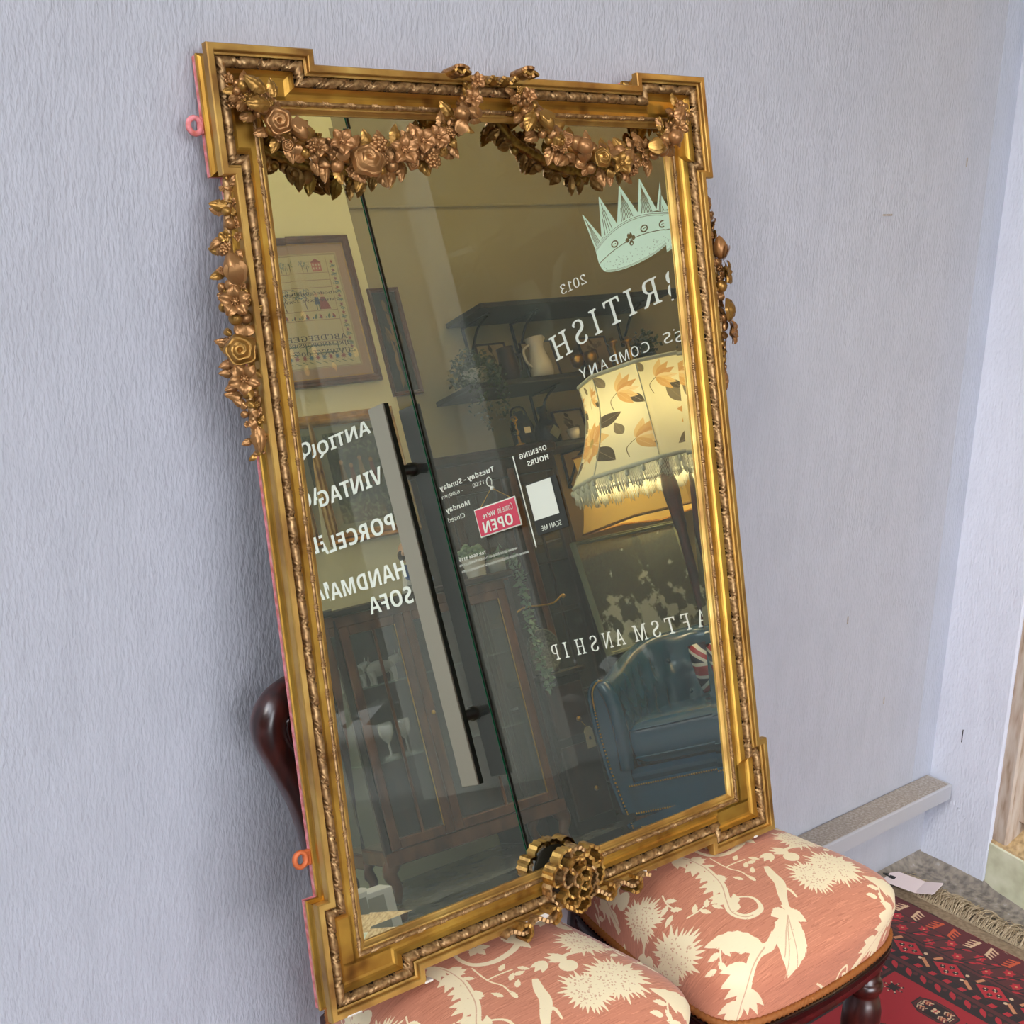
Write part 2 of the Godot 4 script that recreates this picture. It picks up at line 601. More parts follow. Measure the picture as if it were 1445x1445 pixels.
func motifs(im: Image, t: Transform2D, r: RandomNumberGenerator) -> void:
	var S := 1600.0 / 0.6
	# main scroll with its curled end
	var sp := pts(t, [[-0.094, -0.045], [-0.066, -0.020], [-0.060, 0.010], [-0.066, 0.038], [-0.076, 0.062], [-0.096, 0.088], [-0.108, 0.109], [-0.098, 0.126], [-0.070, 0.126], [-0.062, 0.106], [-0.078, 0.093], [-0.088, 0.100]], 88)
	stroke(im, sp, func(f): return S * (0.003 + 0.009 * sin(PI * clampf(f * 1.15, 0.0, 1.0))), cream)
	for e in [[6, 1, 0.030], [14, 1, 0.034], [22, 1, 0.030], [30, 1, 0.036], [38, 1, 0.026], [12, -1, 0.020], [26, -1, 0.016]]:
		var a: Vector2 = sp[e[0]]
		var d: Vector2 = (sp[e[0] + 1] - a).normalized()
		lobe(im, a, (Vector2(-d.y, d.x) * e[1] + d * 0.55).normalized(), e[2] * S, 0.0065 * S)
	for j in 4:
		var a := 2.6 + j * 0.9
		fill(im, leafpoly(sp[88], sp[88] + Vector2(cos(a), sin(a)) * 0.020 * S, 0.0055 * S, 0.2, 8), cream)
	stroke(im, sp.slice(8, 60), 0.0016 * S, cream_shade)
	# open ring scroll towards the back
	sp = pts(t, [[0.050, -0.006], [0.027, 0.006], [-0.007, 0.010], [-0.031, -0.001], [-0.037, -0.023], [-0.029, -0.041], [-0.012, -0.045], [-0.004, -0.030]], 40)
	stroke(im, sp, func(f): return S * (0.0095 - 0.0065 * f), cream)
	for e in [[[0.046, -0.012], [0.050, 0.016]], [[0.044, -0.008], [0.056, -0.030]], [[0.040, -0.004], [0.036, -0.034]], [[0.045, -0.010], [0.070, -0.006]]]:
		fill(im, leafpoly(px(t, e[0][0], e[0][1]), px(t, e[1][0], e[1][1]), 0.007 * S, 0.2), cream)
	for j in 4:
		var a := 0.4 + j * 1.1
		fill(im, leafpoly(px(t, -0.006, -0.026), px(t, -0.006, -0.026) + Vector2(cos(a), sin(a)) * 0.019 * S, 0.0055 * S, 0.2, 8), cream)
	# twig
	stroke(im, pts(t, [[-0.036, 0.004], [-0.036, 0.036], [-0.028, 0.054], [-0.030, 0.074]], 12), 0.0024 * S, cream)
	stroke(im, pts(t, [[-0.036, 0.034], [-0.018, 0.034], [0.002, 0.036]], 8), 0.0022 * S, cream)
	for e in [[-0.013, 0.029], [0.009, 0.036], [-0.004, 0.046], [-0.015, 0.051], [-0.017, 0.066], [-0.040, 0.070], [-0.029, 0.082], [-0.046, 0.022]]:
		var c := px(t, e[0], e[1])
		fill(im, leafpoly(c, c + Vector2(0.016, 0.005).rotated(e[0] * 60.0) * S, 0.0038 * S, 0.2, 8), cream)
	# sunflowers with ragged petals, each with a bud and stalk
	for q in [[0.051, 0.116, 0.036, 1.0], [0.118, 0.036, 0.035, 1.0], [-0.200, 0.088, 0.042, 0.0]]:
		var c := px(t, q[0], q[1])
		for k in 34:
			var a := TAU * k / 34 + r.randf_range(-0.06, 0.06)
			var l: float = q[2] * S * r.randf_range(0.82, 1.14)
			fill(im, leafpoly(c, c + Vector2(cos(a), sin(a)) * l, l * 0.10, 0.25, 8), cream)
		fill(im, disc(c, q[2] * S * 0.66), cream)
		for k in 80:
			var a := r.randf() * TAU
			var d := sqrt(r.randf()) * float(q[2]) * S * 0.62
			fill(im, disc(c + Vector2(cos(a), sin(a)) * d, r.randf_range(2.0, 4.0), 6), cream_shade)
		if q[3] > 0.0:
			var b := c + Vector2(0.012, -0.046) * S
			fill(im, disc(b, 0.013 * S, 16, 0.85), cream)
			stroke(im, curve([b, b + Vector2(0.010, -0.018) * S, b + Vector2(0.040, -0.014) * S], 10), 0.0055 * S, cream)
			lobe(im, b + Vector2(0.006, -0.014) * S, Vector2(-0.8, -0.6), 0.026 * S, 0.005 * S)
			lobe(im, b + Vector2(-0.02, -0.022) * S, Vector2(-0.9, 0.3), 0.026 * S, 0.005 * S)
	# bell flower
	sp = pts(t, [[0.012, 0.066], [0.003, 0.084], [-0.004, 0.104], [-0.024, 0.126], [-0.040, 0.150]], 20)
	stroke(im, sp, func(f): return S * (0.004 + 0.012 * sin(PI * clampf(f * 0.9 + 0.08, 0.0, 1.0))), cream)
	stroke(im, pts(t, [[-0.020, 0.118], [-0.004, 0.118], [-0.006, 0.136]], 10), func(f): return S * (0.008 - 0.005 * f), cream)
	for e in [[-0.068, 0.142], [-0.030, 0.142], [-0.026, 0.172], [-0.060, 0.200], [-0.092, 0.182]]:
		fill(im, leafpoly(px(t, -0.040, 0.146), px(t, e[0], e[1]), 0.010 * S, 0.15), cream)
	fill(im, leafpoly(px(t, -0.042, 0.150), px(t, -0.105, 0.214), 0.022 * S, 0.1), cream)
	for e in [[-0.085, 0.210], [-0.095, 0.190], [-0.110, 0.212]]:
		stroke(im, [px(t, -0.044, 0.152), px(t, e[0], e[1])], 0.0013 * S, cream_shade)
	# broad forked leaf on the front corner
	stroke(im, pts(t, [[-0.084, 0.164], [-0.104, 0.172], [-0.126, 0.170], [-0.150, 0.178], [-0.200, 0.212], [-0.238, 0.240]], 20), func(f): return S * (0.010 + 0.004 * f), cream)
	fill(im, leafpoly(px(t, -0.112, 0.168), px(t, -0.172, 0.118), 0.015 * S, 0.15), cream)
	fill(im, leafpoly(px(t, -0.116, 0.174), px(t, -0.150, 0.128), 0.012 * S, 0.15), cream)
	for e in [[[-0.150, 0.178], [-0.196, 0.168]], [[-0.160, 0.186], [-0.214, 0.186]], [[-0.172, 0.194], [-0.176, 0.236]], [[-0.190, 0.206], [-0.236, 0.214]]]:
		lobe(im, px(t, e[0][0], e[0][1]), (px(t, e[1][0], e[1][1]) - px(t, e[0][0], e[0][1])).normalized(), 0.044 * S, 0.0075 * S)
	stroke(im, pts(t, [[-0.112, 0.170], [-0.150, 0.180], [-0.200, 0.216], [-0.236, 0.244]], 16), 0.0016 * S, cream_shade)
	# loose sprigs
	for q in [[0.165, 0.105, 0.3], [-0.150, 0.030, 2.0], [0.185, -0.030, 1.0], [0.090, -0.085, 0.5], [0.135, 0.170, 2.6]]:
		var c := px(t, q[0], q[1])
		var d := Vector2(cos(q[2]), sin(q[2])) * S
		stroke(im, curve([c - d * 0.02, c, c + d * 0.02 + Vector2(d.y, -d.x) * 0.008], 8), 0.0024 * S, cream)
		for j in 4:
			var a := c + d * (-0.008 + 0.009 * j)
			fill(im, leafpoly(a, a + (Vector2(-d.y, d.x) * (0.014 if j % 2 else -0.014) + d * 0.010), 0.004 * S, 0.2, 8), cream)


func more_materials() -> void:
	tri_tex(mat("shop_floor", Color(1, 1, 1), 0.25), noise_tex(0.02, 41, [[0.0, Color(0.36, 0.37, 0.36)], [1.0, Color(0.50, 0.51, 0.49)]], 256, 4), Vector3(1.5, 1.5, 1.5), true)
	mat("cream_wall", Color(0.92, 0.91, 0.74), 0.7)
	mat("ochre_wall", Color(0.62, 0.585, 0.44), 0.7)
	mat("pavement", Color(0.42, 0.42, 0.42), 0.85)
	mat("dark_tile", Color(0.26, 0.25, 0.24), 0.7)
	mat("bark", Color(0.25, 0.19, 0.14), 0.9)
	var lf := mat("tree_leaf", Color(0.16, 0.22, 0.13), 0.7)
	lf.backlight_enabled = true
	lf.backlight = Color(0.06, 0.09, 0.03)
	tri_tex(mat("kilim", Color(1, 1, 1), 0.9), noise_tex(0.08, 43, [[0.0, Color(0.50, 0.43, 0.34)], [1.0, Color(0.66, 0.58, 0.48)]], 128, 3), Vector3(8, 8, 8))
	var sg := mat("shelf_glass", Color(0.75, 0.88, 0.84, 0.25), 0.05)
	sg.transparency = BaseMaterial3D.TRANSPARENCY_ALPHA
	var cr := mat("crystal", Color(0.95, 0.97, 0.96, 0.22), 0.05)
	cr.transparency = BaseMaterial3D.TRANSPARENCY_ALPHA
	tri_tex(mat("mottled", Color(1, 1, 1), 0.6), noise_tex(0.06, 47, [[0.0, Color(0.16, 0.16, 0.14)], [0.5, Color(0.30, 0.31, 0.27)], [1.0, Color(0.46, 0.46, 0.40)]], 256, 4), Vector3(5, 5, 5))


# ---------------------------------------------------------------- the setting
func build_room() -> void:
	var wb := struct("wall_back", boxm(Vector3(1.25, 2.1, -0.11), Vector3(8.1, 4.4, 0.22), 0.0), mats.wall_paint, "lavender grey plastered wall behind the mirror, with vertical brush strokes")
	obj("touched_up_strip", boxm(Vector3(1.262, 2.16, 0.0002), Vector3(0.067, 3.96, 0.0012), 0.0004), mats.wall_touch_up, wb)
	for c in [[-0.66, 1.33, 0.006, 0.0], [0.93, 1.36, 0.028, 0.0], [1.155, 1.45, 0.004, 1.3], [1.09, 0.42, 0.004, 1.3], [0.94, 0.62, 0.004, 1.3]]:
		obj("chip", boxm(Vector3(c[0], c[1], 0.0004), Vector3(c[2], 0.0035 + c[3] * 0.009, 0.001), 0.0004), mats.dusty_top, wb)
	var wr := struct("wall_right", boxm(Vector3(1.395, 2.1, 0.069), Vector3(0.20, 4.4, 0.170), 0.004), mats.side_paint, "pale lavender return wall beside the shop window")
	obj("scratch", boxm(Vector3(1.2945, 0.31, 0.062), Vector3(0.001, 0.028, 0.0016), 0.0), mats.black, wr)
	for c in [[0.152, 0.055, 0.012], [0.158, 0.060, 0.016], [0.148, 0.075, 0.010], [0.137, 0.09, 0.008], [0.09, 0.15, 0.006], [0.165, 0.012, 0.014]]:
		var s := mb()
		ball(s, Vector3(1.2955, c[0], c[1]), Vector3(0.0016, c[2] * 0.5, c[2] * 0.4), 8, 5)
		obj("plaster_lump", s, mats.side_paint, wr)
	var rail := struct("trim_1", boxm(Vector3(-0.70, 0.183, 0.029), Vector3(3.98, 0.036, 0.058), 0.003), mats.grey_paint, "grey painted timber rail along the foot of the wall")
	obj("dusty_top", boxm(Vector3(-0.70, 0.2016, 0.028), Vector3(3.96, 0.0016, 0.052), 0.0006), mats.dusty_top, rail)
	struct("floor", boxm(Vector3(0.55, -0.10, 1.4), Vector3(1.9, 0.20, 3.4), 0.0), mats.dusty_concrete, "stained concrete floor of the covered walkway")
	var fo := struct("floor_outer", boxm(Vector3(-1.65, -0.102, 3.1), Vector3(2.5, 0.20, 6.8), 0.0), mats.dark_tile, "dark tiled outer part of the walkway floor")  # outer floor darkened on purpose to weaken its reflection in the shop glass
	obj("floor_strip", boxm(Vector3(0.55, -0.102, 4.8), Vector3(1.9, 0.20, 3.4), 0.0), mats.dark_tile, fo)
	# dirty fillet where floor and wall meet
	var fs := mb()
	grid(fs, 40, 4, func(u, w):
		var k: float = 0.035 + 0.02 * sin(u * 23.0) * sin(u * 7.0)
		return Vector3(lerpf(0.55, 1.297, u), 0.022 * (1.0 - w) * (1.0 - w), w * k))
	struct("trim_2", fs, mats.dusty_concrete, "crust of dirt and mortar along the floor edge")
	fs = mb()
	grid(fs, 24, 4, func(u, w):
		var k: float = 0.030 + 0.014 * sin(u * 19.0)
		return Vector3(1.297 - w * k, 0.02 * (1.0 - w) * (1.0 - w), lerpf(0.0, 0.6, u)))
	struct("trim_3", fs, mats.dusty_concrete, "crust of dirt along the kerb of the shop window")
	struct("ceiling", boxm(Vector3(1.2, 4.28, 3.1), Vector3(8.0, 0.16, 6.9), 0.0), mats.white_paint, "white painted ceiling over walkway and shop")
	# the shop behind the glass
	var fp := PackedVector2Array([Vector2(1.36, 0.16), Vector2(5.1, 0.0), Vector2(5.1, -0.0), Vector2(5.1, 3.4), Vector2(0.77, 3.4)])
	fp = PackedVector2Array([Vector2(1.36, 0.1), Vector2(5.1, 0.1), Vector2(5.1, 3.4), Vector2(0.78, 3.4)])
	var ss := mb()
	slab(ss, fp, -0.06, 0.06, Transform3D(Basis(Vector3(1, 0, 0), Vector3(0, 0, 1), Vector3(0, -1, 0)), Vector3.ZERO))
	struct("floor_shop", ss, mats.shop_floor, "grey shop floor inside the glass front")
	struct("wall_left", boxm(Vector3(1.36, 2.1, 3.47), Vector3(1.28, 4.4, 0.16), 0.0), mats.cream_wall, "cream painted rear part of the shop wall")
	var wo := struct("wall_far", boxm(Vector3(3.55, 2.1, 3.48), Vector3(3.1, 4.4, 0.16), 0.0), mats.ochre_wall, "ochre painted shop wall behind the shelves")
	obj("picture_rail", boxm(Vector3(3.5, 2.733, 3.397), Vector3(3.0, 0.012, 0.012), 0.003), mats.ochre_wall, wo)
	struct("wall_side", boxm(Vector3(5.18, 2.1, 1.6), Vector3(0.16, 4.4, 3.9), 0.0), mats.ochre_wall, "ochre side wall deep inside the shop")
	struct("wall_front", boxm(Vector3(0.68, 2.1, 5.0), Vector3(0.2, 4.4, 3.1), 0.0), mats.white_paint, "white wall of the next shop along the walkway")


func sf() -> Transform3D:   # the shop front: x along the glass, y up, z to the street
	return Transform3D(Basis(Vector3(-0.17365, 0, 0.98481), UP, -GLASS_N), GLASS_N * GLASS_C)


func pane(a0: float, a1: float, y0: float, y1: float, thick := 0.0) -> SurfaceTool:
	var s := mb()
	s.set_smooth_group(-1)
	quad(s, Vector3(a0, y1, thick), Vector3(a1, y1, thick), Vector3(a1, y0, thick), Vector3(a0, y0, thick))
	return s


var fonts := {}


func font(called: String, bold := false) -> SystemFont:
	var k := called + str(bold)
	if not fonts.has(k):
		var f := SystemFont.new()
		f.font_names = PackedStringArray([called])
		f.font_weight = 700 if bold else 400
		fonts[k] = f
	return fonts[k]


# letters stretched to fill the box x0..x1, y0..y1
func lettering(parent: Node, what: String, f: Font, x0: float, x1: float, y0: float, y1: float, z: float, m: Material, called := "lettering", base := Transform3D()) -> MeshInstance3D:
	var t := TextMesh.new()
	t.text = what
	t.font = f
	t.font_size = 64
	t.pixel_size = 0.001
	t.depth = 0.004
	t.curve_step = 1.5
	var bb := t.get_aabb()
	var k := Vector3((x1 - x0) / bb.size.x, (y1 - y0) / bb.size.y, 0.1)
	var o := MeshInstance3D.new()
	o.mesh = t
	o.material_override = m
	o.name = called
	o.transform = base * Transform3D(Basis.from_scale(k), Vector3(x0 - bb.position.x * k.x, y0 - bb.position.y * k.y, z))
	parent.add_child(o, true)
	return o


func build_shopfront() -> void:
	var X := sf()
	var kerb := struct("trim_4", boxm(Vector3(1.6, 0.045, -0.02), Vector3(3.36, 0.13, 0.16), 0.006), mats.cream_kerb, "cream painted kerb under the shop window")
	kerb.transform = X
	var led := boxm(Vector3(1.6, 0.118, 0.022), Vector3(3.36, 0.02, 0.075), 0.004, Basis(Vector3.RIGHT, 0.5))
	obj("sandy_ledge", led, mats.sandy_ledge, kerb)
	var post := struct("trim_5", boxm(Vector3(-0.066, 1.55, 0.012), Vector3(0.052, 2.88, 0.085), 0.004), mats.peeling_wood, "peeling pinkish wooden window post")
	post.transform = X
	obj("inner_bead", boxm(Vector3(-0.034, 1.56, 0.0), Vector3(0.02, 2.8, 0.05), 0.004), mats.peeling_wood, post)
	var sill := struct("trim_6", boxm(Vector3(0.82, 0.158, 0.0), Vector3(1.68, 0.028, 0.046), 0.003), mats.grey_paint, "grey metal sill under the fixed glass")
	sill.transform = X
	var head := struct("trim_7", boxm(Vector3(1.6, 3.48, 0.0), Vector3(3.36, 1.46, 0.10), 0.004), mats.white_paint, "white header over the shop glass")
	head.transform = X
	# fixed pane with the shop's name and hours
	var w := Node3D.new()
	w.name = "window_1"
	w.transform = X
	add_child(w)
	w.set_meta("kind", "structure")
	w.set_meta("label", "fixed shop window pane with white lettering and crown")
	obj("pane", pane(-0.025, 1.662, 0.172, 2.75), mats.clear_glass, w)
	obj("glass_edge", boxm(Vector3(1.6655, 1.46, 0.0), Vector3(0.003, 2.57, 0.009), 0.0), mats.black, w)
	var serif := font("Droid Serif")
	var sans := font("Droid Sans")
	var bold := font("Droid Sans", true)
	var V: Material = mats.vinyl
	# arched first line, letter by letter about the middle of the crown
	var word := "THE BRITISH"
	var mid := [0.497, 0.556, 0.612, 0.0, 0.735, 0.803, 0.874, 0.918, 0.984, 1.036, 1.103]
	mid = [0.502, 0.568, 0.630, 0.0, 0.734, 0.806, 0.868, 0.922, 0.982, 1.036, 1.104]
	var half := [0.024, 0.028, 0.022, 0.0, 0.023, 0.027, 0.012, 0.025, 0.012, 0.019, 0.030]
	for k in word.length():
		if word[k] == " ":
			continue
		var d: float = mid[k] - 0.81
		var turn := Transform3D(Basis(Vector3(0, 0, 1), -d * 0.36), Vector3(mid[k], 1.524 - d * d * 0.32, 0))
		lettering(w, word[k], serif, -half[k], half[k], 0.0, 0.062, 0.003, V, "letter", turn)
	var two := "ANTIQUES COMPANY"
	for k in two.length():
		if two[k] == " ":
			continue
		var c := 0.546 + (1.062 - 0.546) * (k + 0.35) / 15.4
		var hw := 0.0115
		if two[k] == "I":
			hw = 0.002
		elif two[k] == "M":
			hw = 0.0135
		lettering(w, two[k], sans, c - hw, c + hw, 1.427, 1.452, 0.003, V, "letter")
	for q in [["2013", 0.978, 1.063, 1.643, 1.667], ["EST.", 0.557, 0.642, 1.643, 1.667]]:
		lettering(w, q[0], serif, q[1], q[2], q[3], q[4], 0.003, V)
	var low := "CRAFTSMANSHIP"
	for k in low.length():
		var c: float = [0.800, 0.852, 0.905, 0.953, 1.0, 1.046, 1.096, 1.163, 1.204, 1.250, 1.297, 1.348, 1.385][k]
		var hw := 0.0155
		if low[k] == "I":
			hw = 0.007
		elif low[k] == "M":
			hw = 0.021
		elif low[k] in ["P", "S", "F"]:
			hw = 0.012
		lettering(w, low[k], serif, c - hw, c + hw, 0.767, 0.807, 0.003, V, "letter")
	lettering(w, "OPENING", bold, 1.238, 1.336, 1.293, 1.306, 0.003, V)
	lettering(w, "HOURS", bold, 1.240, 1.315, 1.268, 1.282, 0.003, V)
	obj("dividing_line", boxm(Vector3(1.359, 1.185, 0.002), Vector3(0.0035, 0.246, 0.0008), 0.0), V, w)
	lettering(w, "Tuesday - Sunday", bold, 1.435, 1.652, 1.284, 1.303, 0.003, V)
	lettering(w, "11:00", sans, 1.480, 1.526, 1.266, 1.277, 0.003, V)
	lettering(w, "- 6:00pm", sans, 1.566, 1.652, 1.262, 1.275, 0.003, V)
	lettering(w, "Monday", bold, 1.553, 1.650, 1.221, 1.240, 0.003, V)
	lettering(w, "Closed", sans, 1.583, 1.650, 1.198, 1.211, 0.003, V)
	lettering(w, "Tel: 6644 1116", bold, 1.539, 1.646, 1.086, 1.095, 0.003, V)
	lettering(w, "www.stanhopechesterfields.com", sans, 1.424, 1.650, 1.070, 1.080, 0.003, V)
	lettering(w, "www.thebritishantiquescompany.com", sans, 1.388, 1.647, 1.052, 1.062, 0.003, V)
	obj("sticker", boxm(Vector3(1.287, 1.157, 0.002), Vector3(0.112, 0.136, 0.0008), 0.0), mats.black, w)
	obj("blank_square", boxm(Vector3(1.2955, 1.1755, 0.003), Vector3(0.088, 0.094, 0.0008), 0.0), V, w)
	lettering(w, "SCAN ME", sans, 1.253, 1.324, 1.098, 1.111, 0.003, V)
	var cm := StandardMaterial3D.new()
	cm.resource_name = "crown_print"
	cm.albedo_texture = crown_print()
	cm.roughness = 0.6
	cm.transparency = BaseMaterial3D.TRANSPARENCY_ALPHA
	var cs := mb()
	cs.set_smooth_group(-1)
	quad(cs, Vector3(0.680, 1.835, 0.003), Vector3(0.946, 1.835, 0.003), Vector3(0.946, 1.625, 0.003), Vector3(0.680, 1.625, 0.003))
	obj("crown_emblem", cs, cm, w)
	# the door leaf
	var d := Node3D.new()
	d.name = "door_1"
	d.transform = X
	add_child(d)
	d.set_meta("kind", "structure")
	d.set_meta("label", "frameless glass shop door with tall plank handle")
	obj("pane", pane(1.672, 2.62, 0.118, 2.75), mats.clear_glass, d)
	obj("glass_edge", boxm(Vector3(1.6712, 1.43, 0.0), Vector3(0.0016, 2.62, 0.009), 0.0), mats.glass_edge, d)
	var h := obj("pull_handle", boxm(Vector3(1.754, 1.028, 0.066), Vector3(0.066, 1.078, 0.006), 0.0015), mats.pull_grey, d)
	obj("handle_back", boxm(Vector3(1.754, 1.028, 0.055), Vector3(0.067, 1.078, 0.016), 0.001), mats.pull_black, h)
	obj("inner_handle", boxm(Vector3(1.756, 1.022, -0.06), Vector3(0.072, 1.072, 0.022), 0.002), mats.pull_black, d)  # inner twin of the handle, its shadow put into the black colour
	for y in [1.375, 0.675]:
		var s := mb()
		lathe(s, [Vector2(0, -0.055), Vector2(0.015, -0.055), Vector2(0.015, -0.012), Vector2(0.02, -0.010), Vector2(0.02, 0.010), Vector2(0.015, 0.012), Vector2(0.015, 0.055), Vector2(0, 0.055)], 16, Transform3D(Basis(Vector3.RIGHT, PI / 2), Vector3(1.742, y, 0)))
		obj("standoff", s, mats.pull_black, d)
	for q in [["ANTIQUES", 1.868, 2.263, 1.510, 1.559], ["VINTAGE", 1.866, 2.218, 1.370, 1.419], ["PORCELAIN", 1.866, 2.330, 1.230, 1.280], ["HANDMADE", 1.869, 2.318, 1.092, 1.142], ["SOFA", 1.866, 2.062, 1.016, 1.066]]:
		lettering(d, q[0], bold, q[1], q[2], q[3], q[4], 0.003, V)
	var g := Node3D.new()
	g.name = "window_2"
	g.transform = X
	add_child(g)
	g.set_meta("kind", "structure")
	g.set_meta("label", "fixed glass pane on the far side of the door")
	obj("pane", pane(2.63, 3.25, 0.118, 2.75), mats.clear_glass, g)
	# sign on its string
	var t := thing("open_sign", "small pink and white open sign hanging from a clear suction hook on the glass", "sign", X)
	var pk := mat("sign_pink", Color(0.86, 0.20, 0.36), 0.5)
	obj("board", boxm(Vector3(1.456, 1.168, 0.012), Vector3(0.158, 0.078, 0.003), 0.001), V, t)
	obj("face", boxm(Vector3(1.456, 1.168, 0.0135), Vector3(0.151, 0.071, 0.002), 0.0005), pk, t)
	lettering(t, "OPEN", bold, 1.402, 1.514, 1.138, 1.168, 0.0155, V)
	lettering(t, "Come in", serif, 1.392, 1.448, 1.176, 1.194, 0.0155, V)
	lettering(t, "We're", bold, 1.458, 1.506, 1.176, 1.189, 0.0155, V)
	obj("string", tubem([Vector3(1.511, 1.205, 0.012), Vector3(1.453, 1.248, 0.012), Vector3(1.394, 1.207, 0.012)], 0.0011, 5), mats.string, t)
	var hk := mb()
	tube(hk, curve([Vector3(1.447, 1.250, 0.012), Vector3(1.460, 1.256, 0.014), Vector3(1.463, 1.270, 0.012), Vector3(1.455, 1.278, 0.01), Vector3(1.447, 1.268, 0.01), Vector3(1.448, 1.255, 0.012)], 18), 0.0014, 6)
	ball(hk, Vector3(1.452, 1.247, 0.010), Vector3(0.007, 0.006, 0.005), 10, 6)
	obj("suction_hook", hk, V, t)


func crown_print() -> ImageTexture:
	var im := canvas(1064, 840, Color(0.86, 0.97, 0.89, 0.0))
	var wh := Color(0.88, 0.98, 0.90, 1.0)
	var no := Color(0.86, 0.97, 0.89, 0.0)
	var P := func(a: float, y: float) -> Vector2: return Vector2((a - 0.680) * 4000, (1.835 - y) * 4000)
	var tips := [[0.690, 1.801], [0.752, 1.815], [0.812, 1.822], [0.877, 1.822], [0.938, 1.802]]
	var feet := [[0.700, 1.716], [0.728, 1.735], [0.782, 1.744], [0.845, 1.744], [0.900, 1.735], [0.926, 1.714]]
	for k in 5:
		var l: Vector2 = P.call(feet[k][0], feet[k][1] - 0.008)
		var r2: Vector2 = P.call(feet[k + 1][0], feet[k + 1][1] - 0.008)
		var tp: Vector2 = P.call(tips[k][0], tips[k][1])
		if k == 2:
			l = P.call(0.778, 1.735)
			r2 = P.call(0.848, 1.735)
		fill(im, [l, tp, r2], wh)
		# engraved hatching on the spike
		for j in 26:
			var f := (j + 0.5) / 26.0
			var b := l.lerp(r2, f)
			var tall := 0.86 * (1.0 - absf(f - 0.5) * 1.7)
			if (j % 2 == 0) and f > 0.18 and f < 0.86 and (k in [1, 2] or j % 4 == 0):
				stroke(im, [b, b.lerp(tp, tall)], 7.0, no)
		stroke(im, [l, tp], 9.0, wh)
		stroke(im, [tp, r2], 9.0, wh)
	# circlet
	var top := []
	var bot := []
	var rim := []
	for k in 41:
		var t := k / 40.0 * 2.0 - 1.0
		var a := 0.816 + 0.112 * t
		top.append(P.call(a, 1.712 + 0.030 * (1.0 - t * t) ))
		bot.append(P.call(a, 1.672 + 0.020 * (1.0 - t * t)))
		rim.append(P.call(0.816 + 0.107 * t, 1.658 - 0.026 * sqrt(maxf(0.0, 1.0 - t * t))))
	var band := top.duplicate()
	var b2 := bot.duplicate()
	b2.reverse()
	band.append_array(b2)
	fill(im, band, wh)
	var under := bot.duplicate()
	var r3 := rim.duplicate()
	r3.reverse()
	under.append_array(r3)
	fill(im, under, wh)
	stroke(im, bot, 7.0, no)
	for k in [1, 2]:
		var off: Array = []
		for p in top:
			off.append(p + Vector2(0, 16.0 * k))
		stroke(im, off, 4.0, no)
	for q in [[0.775, 1.702], [0.868, 1.700], [0.722, 1.692]]:
		fill(im, disc(P.call(q[0], q[1]), 44, 24, 0.8), no)
		fill(im, disc(P.call(q[0], q[1]), 30, 20, 0.75), wh)
		stroke(im, [P.call(q[0] - 0.004, q[1]), P.call(q[0] + 0.004, q[1])], 7.0, no)
	for q in [[0.820, 1.702, 30], [0.811, 1.694, 22], [0.830, 1.694, 22], [0.820, 1.684, 26]]:
		fill(im, disc(P.call(q[0], q[1]), q[2], 18), no)
	fill(im, disc(P.call(0.820, 1.708), 10, 12), wh)
	fill(im, disc(P.call(0.820, 1.682), 10, 12), wh)
	var r := RandomNumberGenerator.new()
	r.seed = 5
	for k in 120:
		var a := r.randf_range(0.715, 0.918)
		fill(im, disc(P.call(a, r.randf_range(1.640, 1.668)), r.randf_range(1.5, 4.0), 6), no)
	for k in 2:
		var off: Array = []
		for p in rim.slice(2, 39):
			off.append(p + Vector2(0, -9.0 - 9.0 * k))
		stroke(im, off, 3.0, no)
	return tex(im, 1)


